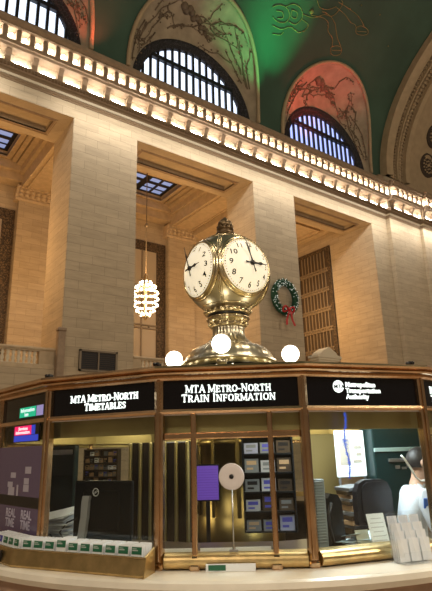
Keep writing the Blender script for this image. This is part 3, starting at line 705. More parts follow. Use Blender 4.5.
# serif lettering built from strokes
GL = {
 'M': (1.12, [((0.1, 0), (0.1, 1), 0.10), ((0.1, 1), (0.56, 0.12), 0.17), ((0.56, 0.12), (1.0, 1), 0.09), ((1.0, 1), (1.0, 0), 0.17)], [(0.1, 0), (1.0, 0), (0.05, 1), (1.05, 1)]),
 'T': (0.86, [((0.43, 0), (0.43, 1), 0.17), ((0.03, 0.95), (0.83, 0.95), 0.10), ((0.06, 0.95), (0.06, 0.75), 0.07), ((0.80, 0.95), (0.80, 0.75), 0.07)], [(0.43, 0)]),
 'A': (0.95, [((0.08, 0), (0.46, 1), 0.09), ((0.46, 1), (0.86, 0), 0.18), ((0.22, 0.34), (0.72, 0.34), 0.09)], [(0.08, 0), (0.86, 0)]),
 'E': (0.82, [((0.2, 0), (0.2, 1), 0.17), ((0.2, 0.95), (0.74, 0.95), 0.10), ((0.2, 0.52), (0.62, 0.52), 0.09), ((0.2, 0.05), (0.78, 0.05), 0.10), ((0.72, 0.95), (0.72, 0.75), 0.07), ((0.76, 0.05), (0.76, 0.27), 0.07), ((0.60, 0.40), (0.60, 0.64), 0.06)], [(0.2, 0), (0.2, 1)]),
 'F': (0.78, [((0.2, 0), (0.2, 1), 0.17), ((0.2, 0.95), (0.72, 0.95), 0.10), ((0.2, 0.50), (0.60, 0.50), 0.09), ((0.70, 0.95), (0.70, 0.73), 0.07), ((0.58, 0.38), (0.58, 0.62), 0.06)], [(0.2, 0), (0.2, 1)]),
 'R': (0.92, [((0.2, 0), (0.2, 1), 0.17), ((0.2, 0.95), (0.5, 0.95), 0.10), ((0.5, 0.95), (0.68, 0.86), 0.12), ((0.68, 0.86), (0.72, 0.73), 0.16), ((0.72, 0.73), (0.66, 0.57), 0.14), ((0.66, 0.57), (0.48, 0.49), 0.10), ((0.48, 0.49), (0.2, 0.49), 0.09), ((0.45, 0.49), (0.82, 0), 0.17)], [(0.2, 0), (0.2, 1), (0.84, 0)]),
 'O': (0.98, [((0.49 + 0.40 * math.cos(a * PI / 8), 0.5 + 0.46 * math.sin(a * PI / 8)), (0.49 + 0.40 * math.cos((a + 1) * PI / 8), 0.5 + 0.46 * math.sin((a + 1) * PI / 8)), 0.10 + 0.08 * abs(math.cos((a + 0.5) * PI / 8))) for a in range(16)], []),
 'N': (1.0, [((0.14, 0), (0.14, 1), 0.10), ((0.14, 1), (0.84, 0), 0.18), ((0.84, 0), (0.84, 1), 0.10)], [(0.14, 0), (0.10, 1), (0.84, 1)]),
 'H': (1.0, [((0.2, 0), (0.2, 1), 0.17), ((0.8, 0), (0.8, 1), 0.17), ((0.2, 0.5), (0.8, 0.5), 0.10)], [(0.2, 0), (0.2, 1), (0.8, 0), (0.8, 1)]),
 'I': (0.45, [((0.22, 0), (0.22, 1), 0.17)], [(0.22, 0), (0.22, 1)]),
 'L': (0.80, [((0.2, 0), (0.2, 1), 0.17), ((0.2, 0.05), (0.74, 0.05), 0.10), ((0.74, 0.05), (0.74, 0.30), 0.07)], [(0.2, 0), (0.2, 1)]),
 'B': (0.85, [((0.2, 0), (0.2, 1), 0.17), ((0.2, 0.95), (0.5, 0.95), 0.10), ((0.5, 0.95), (0.66, 0.84), 0.13), ((0.66, 0.84), (0.66, 0.66), 0.15), ((0.66, 0.66), (0.5, 0.54), 0.11), ((0.5, 0.53), (0.2, 0.53), 0.09), ((0.5, 0.53), (0.70, 0.42), 0.12), ((0.70, 0.42), (0.72, 0.18), 0.16), ((0.72, 0.18), (0.52, 0.05), 0.12), ((0.52, 0.05), (0.2, 0.05), 0.10)], [(0.2, 0), (0.2, 1)]),
 'S': (0.74, [((0.64, 0.80), (0.54, 0.92), 0.09), ((0.54, 0.92), (0.32, 0.95), 0.10), ((0.32, 0.95), (0.15, 0.82), 0.13), ((0.15, 0.82), (0.18, 0.65), 0.15), ((0.18, 0.65), (0.55, 0.42), 0.17), ((0.55, 0.42), (0.62, 0.22), 0.15), ((0.62, 0.22), (0.48, 0.06), 0.12), ((0.48, 0.06), (0.25, 0.05), 0.10), ((0.25, 0.05), (0.1, 0.2), 0.09), ((0.64, 0.97), (0.64, 0.72), 0.06), ((0.1, 0.03), (0.1, 0.30), 0.06)], []),
 '-': (0.5, [((0.06, 0.40), (0.44, 0.40), 0.12)], []),
}
def serif_text(mb_, body, T, width, height, capscale=0.88, bold=0.95):
    x = 0; segs = []; first = True
    for ch in body:
        if ch == ' ': x += 0.42; first = True; continue
        s_ = 1.0 if first else capscale; first = ch == '-' 
        if body.startswith('MTA') and x < 2.7: s_ = 1.0
        wd, st, se = GL[ch]
        for (a, b, t_) in st: segs.append((a[0] * s_ + x, a[1] * s_, b[0] * s_ + x, b[1] * s_, t_ * bold))
        for (sx, sy) in se:
            yy = sy * s_ + (0.03 if sy == 0 else -0.03); segs.append((sx * s_ + x - 0.17, yy, sx * s_ + x + 0.17, yy, 0.065 * bold))
        x += wd * s_ + 0.10
    kx = width / x; ky = height
    for i, (x0, y0, x1, y1, t_) in enumerate(segs):
        p0 = Vector((x0 * kx, y0 * ky)); p1 = Vector((x1 * kx, y1 * ky)); d = (p1 - p0).normalized(); n_ = Vector((-d.y, d.x)) * t_ * ky / 2; e = d * (t_ * ky * 0.2)
        q = [p0 - e - n_, p1 + e - n_, p1 + e + n_, p0 - e + n_]; dz = 0.004 + 0.0002 * (i % 7)
        mb_.add([(v.x - width / 2, v.y, 0) for v in q] + [(v.x - width / 2, v.y, dz) for v in q], [(0, 3, 2, 1), (4, 5, 6, 7), (0, 1, 5, 4), (1, 2, 6, 5), (2, 3, 7, 6), (3, 0, 4, 7)], 0, False, T)
for k, l1, l2, w1, w2, c_, c2_, zz in ((0, 'MTA METRO-NORTH', 'TRAIN INFORMATION', 0.575, 0.63, -0.012, -0.012, 0), (-1, 'MTA METRO-NORTH', 'TIMETABLES', 0.59, 0.36, 0.015, 0.028, -0.018), (2, 'MTA METRO-NORTH', 'TIMETABLES', 0.59, 0.52, -0.02, -0.05, -0.01)):
    m = MB(); serif_text(m, l1, TXT(k, c_, 2.022 + zz, 0.0045), w1, 0.050); serif_text(m, l2, TXT(k, c2_, 1.962 + zz, 0.0045), w2, 0.050)
    o = obj('lettering', m, M_SIGN, F_TXT[k]); o['label'] = 'glowing white serif capitals on the sign panel'
m = MB()
m.lathe([(0.041, 0), (0.041, 0.004), (0.001, 0.004)], 32, 0, TXT(1, -0.196, 2.045, 0.0045), False)
text_into(m, 'MTA', 0.040, TXT(1, -0.192, 2.030, 0.0105), 0.001, 'CENTER', 0.001, 1)
for s_, z in (('Metropolitan', 2.044), ('Transportation', 2.003), ('Authority', 1.962)):
    text_into(m, s_, 0.046, TXT(1, -0.140, z, 0.0065), 0.002, 'LEFT', 0.0010, 0)
o = obj('lettering', m, [M_SIGN, M_BLKG], F_TXT[1]); o['label'] = 'glowing round emblem and three lines of white lettering'
# inner ring counter and core
m = MB(); ring16(m, [(-0.75, 0.951), (-0.07, 0.951), (-0.07, 0.985), (-0.75, 0.985)]); obj('inner_counter', m, M_WOOD, booth)
m = MB(); m.lathe([(0.46, 0.31), (0.46, 1.0), (0.42, 1.02), (0.42, 1.70), (0.45, 1.72), (0.42, 1.75), (0.42, 2.12)], 40)
for k in range(10): a = 2 * PI * k / 10; m.bevbox(0.40, 0.445, -0.02, 0.02, 1.0, 2.1, 0.005, 0, Matrix.Rotation(a, 4, 'Z'))
obj('core_column', m, mat('dark_core_brass', (0.26, 0.19, 0.07), 0.33, 1.0, noise=0.3, nscale=2), booth)['label'] = 'dull brass column at the heart of the booth'

# speak-through disc
t = bthing('speaking_disc', 'round pale metal speaking disc on a thin rod in the front window', 'speaking disc', 0, -0.010, 1.0, 0.015)
m = MB(); m.lathe([(0.078, -0.004), (0.082, 0), (0.078, 0.006), (0.060, 0.008), (0.016, 0.008), (0.014, 0.002), (0.001, 0.002)], 48, 0, Matrix.Translation((0, 0, 0.485)) @ Matrix.Rotation(PI / 2, 4, 'Y'), False); obj('disc', m, M_PALE, t)
m = MB(); m.lathe([(0.014, 0), (0.014, 0.010), (0.001, 0.012)], 16, 0, Matrix.Translation((0, 0, 0.485)) @ Matrix.Rotation(PI / 2, 4, 'Y')); obj('centre_hole', m, M_BLK, t)
m = MB(); m.tube([(-0.006, 0, 0.05), (-0.006, 0, 0.41)], 0.0045, 8); obj('rod', m, M_SILV, t)
m = MB(); m.bevbox(-0.0125, 0.0, -0.028, 0.028, 0.046, 0.06, 0.003); obj('foot', m, M_SILV, t)

# small notices on the front sill
def paper(k, t, z, d, w_, h_, label, m_, lean=0.0, name='notice', cat='notice', lines=0, group=None, txt=None, tm=None):
    o = bthing(name, label, cat, k, t, z, d, group); m = MB()
    T = Matrix.Rotation(lean, 4, 'Y'); m.box(-0.002, 0.002, -w_ / 2, w_ / 2, 0, h_, 0, T); obj('sheet', m, m_, o)
    if lines:
        m = MB()
        for i in range(lines): zz = h_ * (0.86 - 0.72 * i / lines); ww = w_ * (0.38 if i % 3 else 0.3); m.box(0.0022, 0.0028, -ww, ww, zz - h_ * 0.012, zz + h_ * 0.012, 0, T)
        obj('printed_lines', m, tm or M_GREY, o)
    return o
paper(0, -0.36, 1.046, -0.02, 0.19, 0.020, 'narrow pale strip on the sill behind the left narrow pane', M_WHITE)
paper(0, -0.12, 1.046, -0.02, 0.20, 0.020, 'narrow pale strip on the sill left of the speaking disc', M_WHITE)
o = paper(0, 0.11, 1.046, -0.02, 0.22, 0.022, 'narrow white strip on the sill right of the speaking disc', M_WHITE)
o = paper(0, -0.03, 0.951, 0.075, 0.30, 0.042, 'low white and green card standing on the marble ledge in front', M_WHITE, 0, 'counter_card', 'card')
m = MB(); m.box(0.003, 0.004, -0.135, -0.03, 0.006, 0.036); obj('green_band', m, M_GREEN, o)

# timetable box on the ledge and its leaflets
t = thing('timetable_box', 'long brass-fronted box of timetables on the ledge at the left', 'box', BC, A0)
m = MB(); prof = [(0.068, 0.951), (0.235, 0.951), (0.245, 0.965), (0.215, 1.055), (0.205, 1.055), (0.23, 0.97), (0.075, 0.97), (0.068, 1.08)]
ring16(m, prof, 0, (-4, -3, -2, -1))
n = len(prof)
# end cap next to the front window
vs = [tuple(F(-1, W16 / 2 + d * math.tan(PI / 16), z, d)) for d, z in ((0.068, 0.951), (0.245, 0.951), (0.215, 1.06), (0.068, 1.09))]
vs2 = [tuple(Vector(p) + (F(-1, -0.012, 0, 0) - F(-1, 0, 0, 0))) for p in vs]
m.add(vs + vs2, [(0, 1, 2, 3), (7, 6, 5, 4), (0, 4, 5, 1), (1, 5, 6, 2), (2, 6, 7, 3), (3, 7, 4, 0)]); obj('tray', m, M_RAIL, t)
m = MB(); ring16(m, [(0.214, 1.052), (0.222, 1.052), (0.222, 1.060), (0.214, 1.060)], 0, (-4, -3, -2, -1)); obj('lip', m, M_BRASS, t)
m = MB(); m.box(0.236, 0.25, 0.60 - 0.475 * 0, 0.70, 0.965, 1.035, 0, TF(-2, -0.32)); obj('latch_plate', m, M_BLK, t)
def leaflet(k, tt, lab, col, tall=0.0, text=True):
    o = bthing('timetable_stack', lab, 'timetables', k, tt, 0.972, 0.145, 'stacks of timetables in the brass box'); m = MB()
    T = Matrix.Rotation(-0.10, 4, 'Y'); w_ = 0.038; h = 0.135 + tall
    for i in range(6): m.box(0.030 - i * 0.018, 0.044 - i * 0.018, -w_, w_, 0, h + 0.003 * i, 0, T)
    obj('leaflets', m, M_WHITE, o)
    m = MB(); m.box(0.045, 0.0465, -w_ + 0.003, w_ - 0.003, h - 0.046, h - 0.006, 0, T); lb = obj('cover_label', m, col, o)
    m = MB(); m.box(0.0468, 0.0472, -w_ + 0.008, w_ * 0.25, h - 0.028, h - 0.022, 0, T); m.box(0.0468, 0.0472, -w_ + 0.008, w_ * 0.0, h - 0.018, h - 0.014, 0, T); obj('printed_lines', m, M_GLIT, lb)
ordn = ['first', 'second', 'third', 'fourth', 'fifth', 'sixth', 'seventh', 'eighth', 'ninth', 'tenth', 'eleventh', 'twelfth']
seq = []
for i in range(10): seq.append((-1, -0.44 + i * 0.0965))
for i in range(9): seq.append((-2, 0.465 - i * 0.0965))
gi = 0
for i, (k, tt) in enumerate(sorted(seq, key=lambda q: (q[0], q[1]))):
    if k == -2 and tt < 0.02: continue
    if k == -2 and tt < 0.22:
        lab = 'blue-labelled stack of timetables nearest the left edge of the photo' if tt < 0.1 else 'blue-labelled timetable stack next to the first green-labelled one'
        leaflet(k, tt, lab, M_BLUE); continue
    tall = 0.012 if abs(tt - (-0.44 + 3 * 0.0965)) < 0.01 and k == -1 else 0
    lab = '%s green-labelled stack of timetables from the left in the brass box' % ordn[min(gi, 11)] + (', standing taller' if tall else '')
    if gi == 12: lab = 'green-labelled stack of timetables at the right end of the brass box'
    leaflet(k, tt, lab, M_GREEN, tall); gi += 1

# computer monitor seen from behind
t = bthing('computer_monitor', 'black computer monitor seen from behind in the timetables window', 'computer monitor', -1, -0.22, 0.986, -0.32)
m = MB(); m.bevbox(-0.035, 0.0, -0.265, 0.265, 0.06, 0.465, 0.010); m.bevbox(-0.01, 0.018, -0.17, 0.17, 0.12, 0.40, 0.012); obj('screen_housing', m, M_PLAS, t)
m = MB(); P = [(0.045, 0.36), (0.055, 0.33), (0.065, 0.2), (0.085, 0.10), (0.12, 0.0)]
for i in range(len(P) - 1):
    a, b = P[i], P[i + 1]; m.add([(a[0], -0.145, a[1]), (a[0], -0.085, a[1]), (b[0], -0.082, b[1]), (b[0], -0.142, b[1]), (a[0] - 0.03, -0.145, a[1]), (a[0] - 0.03, -0.085, a[1]), (b[0] - 0.03, -0.082, b[1]), (b[0] - 0.03, -0.142, b[1])], [(0, 1, 2, 3), (7, 6, 5, 4), (0, 4, 5, 1), (1, 5, 6, 2), (2, 6, 7, 3), (3, 7, 4, 0)])
m.bevbox(-0.08, 0.13, -0.20, -0.03, 0.0, 0.012, 0.004); obj('stand', m, mat('dull_silver_plastic', (0.42, 0.44, 0.47), 0.4, 0.2), t)
m = MB(); T = Matrix.Translation((0.0185, -0.045, 0.415 - 0.03)) @ Matrix(((0, 0, 1, 0), (1, 0, 0, 0), (0, 1, 0, 0), (0, 0, 0, 1)))
m.tube([(0.026 * math.cos(a * PI / 16), 0.026 * math.sin(a * PI / 16), 0) for a in range(32)], 0.0028, 6, 0, True, T)
T2 = T @ Matrix.Rotation(0.6, 4, 'Z'); text_into(m, 'DELL', 0.020, T2 @ Matrix.Translation((0, -0.006, 0)), 0.001, 'CENTER'); obj('logo', m, M_WHITE, t)
m = MB(); m.tube([(0.02, -0.30, 0.02), (0.03, -0.36, 0.10), (0.02, -0.30, 0.17), (0.0, -0.22, 0.20)], 0.006, 6); m.tube([(0.03, -0.36, 0.0), (0.04, -0.46, 0.10), (0.02, -0.50, 0.15)], 0.005, 6); obj('cable', m, M_BLK, t)
# tall black screen at the left of the same window
t = bthing('display_cabinet', 'tall dark flat cabinet behind the left side of the timetables window', 'cabinet', -1, -0.88, 0.986, -0.62)
m = MB(); m.bevbox(-0.06, 0.0, -0.14, 0.13, 0.0, 0.735, 0.008); obj('body', m, mat('dark_green_black', (0.02, 0.032, 0.030), 0.2), t)
m = MB(); m.box(0.0005, 0.003, -0.12, 0.11, 0.66, 0.70); obj('top_strip', m, M_SILV, t)
# papers left
t = bthing('paper_pile', 'untidy pile of white papers behind the post left of the computer monitor', 'papers', -1, -0.66, 0.986, -0.40)
m = MB(); rnd = random.Random(8)
for i in range(26):
    T = Matrix.Translation((rnd.uniform(-.03, .03), rnd.uniform(-.04, .04), 0.007 * i)) @ Matrix.Rotation(rnd.uniform(-.4, .4), 4, 'Z') @ Matrix.Rotation(0.012 * i - 0.1, 4, 'X') @ Matrix.Rotation(0.01 * i, 4, 'Y'); m.box(-0.11, 0.11, -0.15, 0.15, 0.04, 0.043, 0, T)
obj('sheets', m, M_WHITE, t)
# rack of leaflets on the far side, seen through the timetables window
def rack(label, k, t_, z, d, w_, h_, rows, cols_, seed, backm=M_WOOD, mats=(M_WHITE, M_GREY, M_TAN, M_BLUE), fill=0.8, deep=0.1):
    r = bthing('leaflet_rack', label, 'rack', k, t_, z, d); m = MB(); rn = random.Random(seed)
    m.box(-deep, -deep + 0.01, -w_ / 2, w_ / 2, 0, h_); m.box(-deep, 0, -w_ / 2, -w_ / 2 + 0.012, 0, h_); m.box(-deep, 0, w_ / 2 - 0.012, w_ / 2, 0, h_)
    for j in range(rows + 1): zz = (h_ - 0.012) * j / rows; m.box(-deep, 0, -w_ / 2, w_ / 2, zz, zz + 0.012)
    obj('shelf_frame', m, backm, r); cw = (w_ - 0.024) / cols_; ch = h_ / rows
    for j in range(rows):
        for i in range(cols_):
            if rn.random() > fill: continue
            m = MB(); hh = ch * rn.uniform(0.5, 0.85); y0 = -w_ / 2 + 0.012 + i * cw + cw * 0.06; yw = cw * 0.86; z0 = (h_ - 0.012) * j / rows + 0.013
            m.box(-deep * 0.7, -deep * 0.2, y0, y0 + yw, z0, z0 + hh); 
            b = obj('leaflet_bundle', m, rn.choice(mats), r)
            m = MB(); m.box(-deep * 0.2, -deep * 0.2 + 0.001, y0 + yw * 0.15, y0 + yw * 0.85, z0 + hh * 0.55, z0 + hh * 0.85); m.box(-deep * 0.2, -deep * 0.2 + 0.001, y0 + yw * 0.15, y0 + yw * 0.6, z0 + hh * 0.2, z0 + hh * 0.35); obj('printed_lines', m, rn.choice((M_GREY, M_BLK, M_BLUE, M_TAN)), b)
    return r
rack('dark shelf rack of pale leaflets behind the front window, right of the speaking disc', 0, 0.27, 0.986, -1.15, 0.44, 0.78, 5, 3, 4, M_PLAS, (mat('dull_white_paper', (0.36, 0.36, 0.37), 0.6), mat('pale_lilac_paper', (0.26, 0.27, 0.38), 0.6), M_WOOD, M_GREY), 0.85)
rack('cluttered leaflet rack seen between the dark cabinet and the monitor in the timetables window', -1, -1.08, 1.35, -1.40, 0.42, 0.34, 5, 7, 9, M_WOOD, (M_TAN, M_GREY, M_WHITE, M_BLK), 0.9, 0.06)
m = MB(); 
# purple screen deep in the booth
t = bthing('purple_screen', 'glowing purple screen deep behind the left half of the front window', 'screen', 0, -0.31, 1.165, -1.98)
m = MB(); m.bevbox(-0.03, 0, -0.12, 0.12, 0, 0.35, 0.006); obj('housing', m, M_BLK, t)
m = MB(); m.box(0.0005, 0.002, -0.11, 0.11, 0.015, 0.335); s_ = obj('display', m, M_PURS, t); m = MB()
for i in range(12): m.box(0.0021, 0.0026, -0.10, 0.10, 0.03 + i * 0.024, 0.036 + i * 0.024)
obj('screen_lines', m, mat('dim_purple_line', (0.05, 0.02, 0.12), 0.3, emit=(0.2, 0.08, 0.6), es=0.5), s_)
m = MB(); m.bevbox(-0.08, 0.06, -0.1, 0.1, -0.855, -0.84, 0.004); m.box(-0.02, -0.005, -0.02, 0.02, -0.85, 0.02); obj('stand', m, M_BLK, t)
for lab, t_, y1, n_ in (('tall brass framed door panel inside the booth, right of the computer monitor', -0.33, 0.20, 4), ('narrow brass framed door panel behind the left pane of the front window', 0.03, 0.10, 3)):
    t = bthing('brass_door', lab, 'door', -1, t_, 0.31, -1.05)
    m = MB(); m.bevbox(-0.03, 0.0, -0.15, y1, 0, 1.42, 0.008); obj('panel', m, mat('smoked_panel', (0.03, 0.022, 0.015), 0.15), t)
    for i in range(n_):
        y = -0.15 + (y1 + 0.12) * i / (n_ - 1); m = MB(); m.bevbox(0.0, 0.03, y, y + 0.03, 0, 1.42, 0.008); obj('stile', m, M_COL, t)
# items of the right window
t = bthing('lit_notice_board', 'bright white lit notice panel in the upper middle of the right window', 'notice board', 1, 0.60, 1.39, -1.12)
m = MB(); m.bevbox(-0.03, 0, -0.16, 0.14, 0, 0.40, 0.006); obj('board', m, M_WHTS, t)
m = MB()
for z, y, w2 in ((0.25, 0.06, 0.04), (0.19, 0.07, 0.03), (0.13, 0.05, 0.045)): m.box(0.001, 0.002, y - w2, y + w2, z - 0.014, z + 0.014)
m.box(0.001, 0.002, -0.13, -0.02, 0.10, 0.33); obj('pinned_notes', m, mat('cream_note', (0.55, 0.5, 0.42), 0.6), t)
m = MB(); m.box(-0.02, -0.01, -0.15, -0.13, -0.40, 0.0); m.box(-0.02, -0.01, 0.11, 0.13, -0.40, 0.0); obj('leg', m, M_SILV, t)
t = bthing('equipment_cabinet', 'dark equipment cabinet with a pale horizontal bar in the right window', 'cabinet', 1, 1.02, 0.986, -1.02)
m = MB(); m.bevbox(-0.2, 0, -0.26, 0.26, 0, 0.82, 0.01); obj('body', m, mat('dark_teal_panel', (0.012, 0.035, 0.035), 0.25), t)
m = MB(); m.bevbox(0.0, 0.012, -0.26, 0.25, 0.61, 0.645, 0.003); obj('pale_bar', m, mat('pale_teal_metal', (0.45, 0.62, 0.60), 0.35, 0.2), t)
m = MB(); m.bevbox(0.0, 0.02, -0.12, 0.12, 0.52, 0.55, 0.003); m.box(0.0, 0.006, -0.05, 0.0, 0.46, 0.49); m.box(0, 0.006, 0.02, 0.07, 0.455, 0.475); obj('handle', m, M_SILV, t)
t = bthing('paper_stack', 'dark stack of books and folders beside the black chair in the right window', 'books', 1, 0.35, 0.986, -0.80)
rn = random.Random(2); z = 0
m = MB()
for i in range(11):
    h = rn.uniform(0.02, 0.045); T = Matrix.Translation((0, rn.uniform(-.01, .01), z)) @ Matrix.Rotation(rn.uniform(-.15, .15), 4, 'Z') @ Matrix.Rotation(0.03 * max(0, i - 6), 4, 'X')
    m.bevbox(-0.12, 0.1, -0.075, 0.075, 0, h - 0.002, 0.003, i % 3, T); z += h
obj('volumes', m, [M_WOOD, M_GREY, M_TAN], t)
t = bthing('office_chair', 'black padded office chair back in the middle of the right window', 'chair', 1, 0.42, 0.951, -0.62)
m = MB(); prof = [(-0.16, 0.12), (-0.165, 0.25), (-0.16, 0.36), (-0.13, 0.42), (-0.08, 0.445), (0.08, 0.445), (0.13, 0.42), (0.16, 0.36), (0.165, 0.25), (0.16, 0.12)]
m.prism(prof, 'X', -0.03, 0.03); m.prism([(p * 0.75, 0.05 + q * 0.85) for p, q in prof], 'X', 0.02, 0.042); obj('backrest', m, mat('black_leather', (0.012, 0.012, 0.015), 0.35), t)
m = MB(); m.bevbox(-0.02, 0.03, -0.03, 0.03, 0.0, 0.15, 0.005); obj('support', m, M_PLAS, t)
t = bthing('desk_fan', 'grey ribbed heater or fan at the left edge of the right window', 'fan', 1, -0.315, 1.046, -0.16)
m = MB(); 
for i in range(22): m.bevbox(-0.03, 0.03, -0.045, 0.02, 0.01 + i * 0.0175, 0.02 + i * 0.0175, 0.003)
m.bevbox(-0.028, 0.025, -0.04, 0.035, -0.058, 0.40, 0.006); obj('ribbed_body', m, mat('grey_blue_plastic', (0.22, 0.27, 0.30), 0.45), t)
t = bthing('telephone_terminal', 'black upright terminal standing behind the grey ribbed fan', 'terminal', 1, -0.16, 0.986, -0.24)
m = MB(); m.prism([(-0.05, 0.0), (0.05, 0.0), (0.055, 0.06), (0.045, 0.30), (0.02, 0.35), (-0.04, 0.36), (-0.06, 0.33), (-0.065, 0.1)], 'X', -0.03, 0.03); obj('body', m, M_PLAS, t)
m = MB(); m.tube([(0.035, -0.045, 0.05), (0.04, -0.07, 0.15), (0.04, -0.07, 0.22), (0.035, -0.04, 0.30)], 0.012, 8); obj('handset', m, M_BLK, t)
t = bthing('crumpled_papers', 'crumpled pale blue papers on the counter behind the right window', 'papers', 1, -0.02, 0.986, -0.16)
m = MB(); rn = random.Random(11)
for i in range(9): T = Matrix.Translation((rn.uniform(-.03, .03), rn.uniform(-.09, .09), 0.012 * i)) @ Euler((rn.uniform(-.2, .2), rn.uniform(-.25, .25), rn.uniform(-1, 1))).to_matrix().to_4x4(); m.box(-0.05, 0.05, -0.08, 0.08, 0.0, 0.003, 0, T)
obj('sheets', m, mat('pale_blue_paper', (0.40, 0.50, 0.52), 0.6), t)
o = paper(1, 0.065, 0.995, -0.05, 0.135, 0.225, 'white printed sheet leaning against the glass left of the clear leaflet holder', M_WHITE, -0.25, 'counter_notice', 'notice', 6, None, None, mat('faint_grey_text', (0.55, 0.57, 0.6), 0.6))
m = MB(); m.box(-0.06, -0.02, 0.05, 0.056, 0, 0.09); obj('prop', m, M_SILV, o)
o = paper(1, -0.03, 0.99, -0.10, 0.10, 0.13, 'blank cream card behind the leaning white sheet', mat('cream_card', (0.50, 0.50, 0.38), 0.6), -0.3, 'cream_card', 'card')
# acrylic holder
t = bthing('leaflet_holder', 'clear acrylic holder full of white leaflets at the right end of the ledge', 'leaflet holder', 1, 0.16, 0.951, 0.14)
m = MB()
for y in (-0.13, -0.045, 0.04, 0.125): m.prism([(-0.06, 0.0), (0.07, 0.0), (0.07, 0.06), (0.0, 0.27), (-0.04, 0.29), (-0.05, 0.27)], 'Y', y - 0.002, y + 0.002)
m.box(-0.065, -0.06, -0.13, 0.125, 0, 0.29); m.box(0.068, 0.072, -0.13, 0.125, 0, 0.07); m.box(-0.06, 0.07, -0.13, 0.125, 0, 0.004); obj('acrylic_shell', m, M_ACRYL, t)
for i, y in enumerate((-0.0875, -0.0025, 0.0825)):
    m = MB()
    for j in range(4): m.box(-0.045 + j * 0.02, -0.04 + j * 0.02, y - 0.036, y + 0.036, 0.006, 0.27 - 0.045 * j, 0, Matrix.Rotation(-0.12, 4, 'Y'))
    obj('leaflets', m, M_WHITE, t)
# lamp arm
t = bthing('desk_lamp', 'thin curved white lamp arm in front of the person in the right window', 'lamp', 1, 0.80, 0.986, -0.30)
m = MB(); m.tube([(0, 0.03, 0.0), (0, 0.03, 0.30), (0, 0.0, 0.385), (0, -0.06, 0.405), (0, -0.12, 0.405), (0, -0.16, 0.40), (0, -0.20, 0.43), (0, -0.24, 0.50), (0, -0.29, 0.57), (0, -0.31, 0.59)], 0.008, 8); obj('arm', m, M_WHITE, t)
m = MB(); m.lathe([(0.05, 0), (0.05, 0.015), (0.01, 0.02)], 20, 0, Matrix.Translation((0, 0.03, 0))); obj('base', m, M_WHITE, t)
# tinsel
t = bthing('tinsel_garland', 'blue tinsel garland hanging behind the glass of the right window', 'garland', 1, -0.148, 1.45, -0.035)
m = MB(); rn = random.Random(6)
for i in range(700):
    z = rn.uniform(0, 0.42); c = Vector((0, 0.012 * math.sin(z * 20), z)); r2 = 0.030 if 0.20 < z < 0.27 else 0.014
    d = Vector((rn.uniform(-.5, .5), rn.uniform(-1, 1), rn.uniform(-.6, .6))).normalized() * r2 * rn.uniform(0.6, 1.6); s_ = Vector((0, 0.0012, 0.0012)); m.add([c - s_, c + s_, c + d], [(0, 1, 2)])
m.tube([(0, 0.012 * math.sin(z * 0.02 * 20), z * 0.02) for z in range(22)], 0.003, 5); obj('strands', m, M_TINS, t)
t = bthing('tan_board', 'tall tan board panel deep behind the left part of the right window', 'board', 1, 0.60, 0.986, -1.62)
m = MB(); m.bevbox(-0.02, 0, -0.14, 0.16, 0, 0.79, 0.006); obj('panel', m, mat('olive_tan_panel', (0.30, 0.22, 0.08), 0.5), t)

# poster side
t = bthing('real_time_poster', 'large dark purple poster reading real time behind the left edge window', 'poster', -2, 0.0, 1.05, 0.012)
m = MB(); m.box(-0.006, 0, -0.43, 0.40, 0, 0.665); obj('sheet', m, M_PURP, t)
TT = Matrix(((0, 0, 1, 0), (1, 0, 0, 0), (0, 1, 0, 0), (0, 0, 0, 1)))
m = MB()
for y, z, w2, h2 in ((0.18, 0.49, 0.055, 0.025), (-0.1, 0.45, 0.05, 0.02), (0.16, 0.41, 0.045, 0.022), (0.16, 0.36, 0.05, 0.025), (-0.12, 0.33, 0.06, 0.03), (0.0, 0.34, 0.015, 0.04), (-0.15, 0.38, 0.05, 0.02)): m.box(0.0002, 0.001, y - w2, y + w2, z - h2, z + h2)
obj('diagram_boxes', m, M_POST, t)
for y in (-0.19, 0.10):
    m = MB(); text_into(m, 'REAL', 0.085, Matrix.Translation((0.001, y, 0.145)) @ TT, 0.0005, 'LEFT', 0.002); text_into(m, 'TIME', 0.085, Matrix.Translation((0.001, y, 0.075)) @ TT, 0.0005, 'LEFT', 0.002, width=0.175); obj('lettering', m, M_PTXT, t)
m = MB(); m.box(0.0002, 0.0008, -0.43, 0.40, 0.225, 0.30); obj('dark_band', m, M_BLK, t)
t = bthing('green_screen_reflection', 'green screen reflection built as a lit panel at the top of the left edge window', 'screen', -2, 0.09, 1.935, 0.006)  # glowing panel in place of a reflected hall display
m = MB(); m.box(0, 0.012, -0.15, 0.31, 0, 0.085); obj('housing', m, M_BLK, t)
m = MB(); m.box(0.0122, 0.013, -0.14, 0.17, 0.004, 0.081); d_ = obj('display', m, M_GRNS, t)
m = MB(); text_into(m, 'Information', 0.040, Matrix.Translation((0.014, -0.12, 0.045)) @ TT, 0.0004, 'LEFT', 0.001, width=0.26); text_into(m, 'here', 0.04, Matrix.Translation((0.014, -0.04, 0.012)) @ TT, 0.0004, 'LEFT', 0.001); obj('lettering', m, M_WHTS, d_)
m = MB(); m.box(0.0122, 0.013, 0.18, 0.30, 0.004, 0.081); obj('side_display', m, mat('lilac_reflection_glow', (0.3, 0.3, 0.5), 0.3, emit=(0.25, 0.22, 0.5), es=0.7), t)
t = bthing('red_screen_reflection', 'pink red and blue screen reflection built as a lit panel under the rail of the left edge window', 'screen', -2, 0.10, 1.748, 0.006)  # second reflected hall display, also built as a glowing panel
m = MB(); m.box(0, 0.012, -0.24, 0.24, 0, 0.13); obj('housing', m, M_BLK, t)
m = MB(); m.box(0.0122, 0.013, -0.23, 0.10, 0.055, 0.125); d_ = obj('display', m, M_REDS, t)
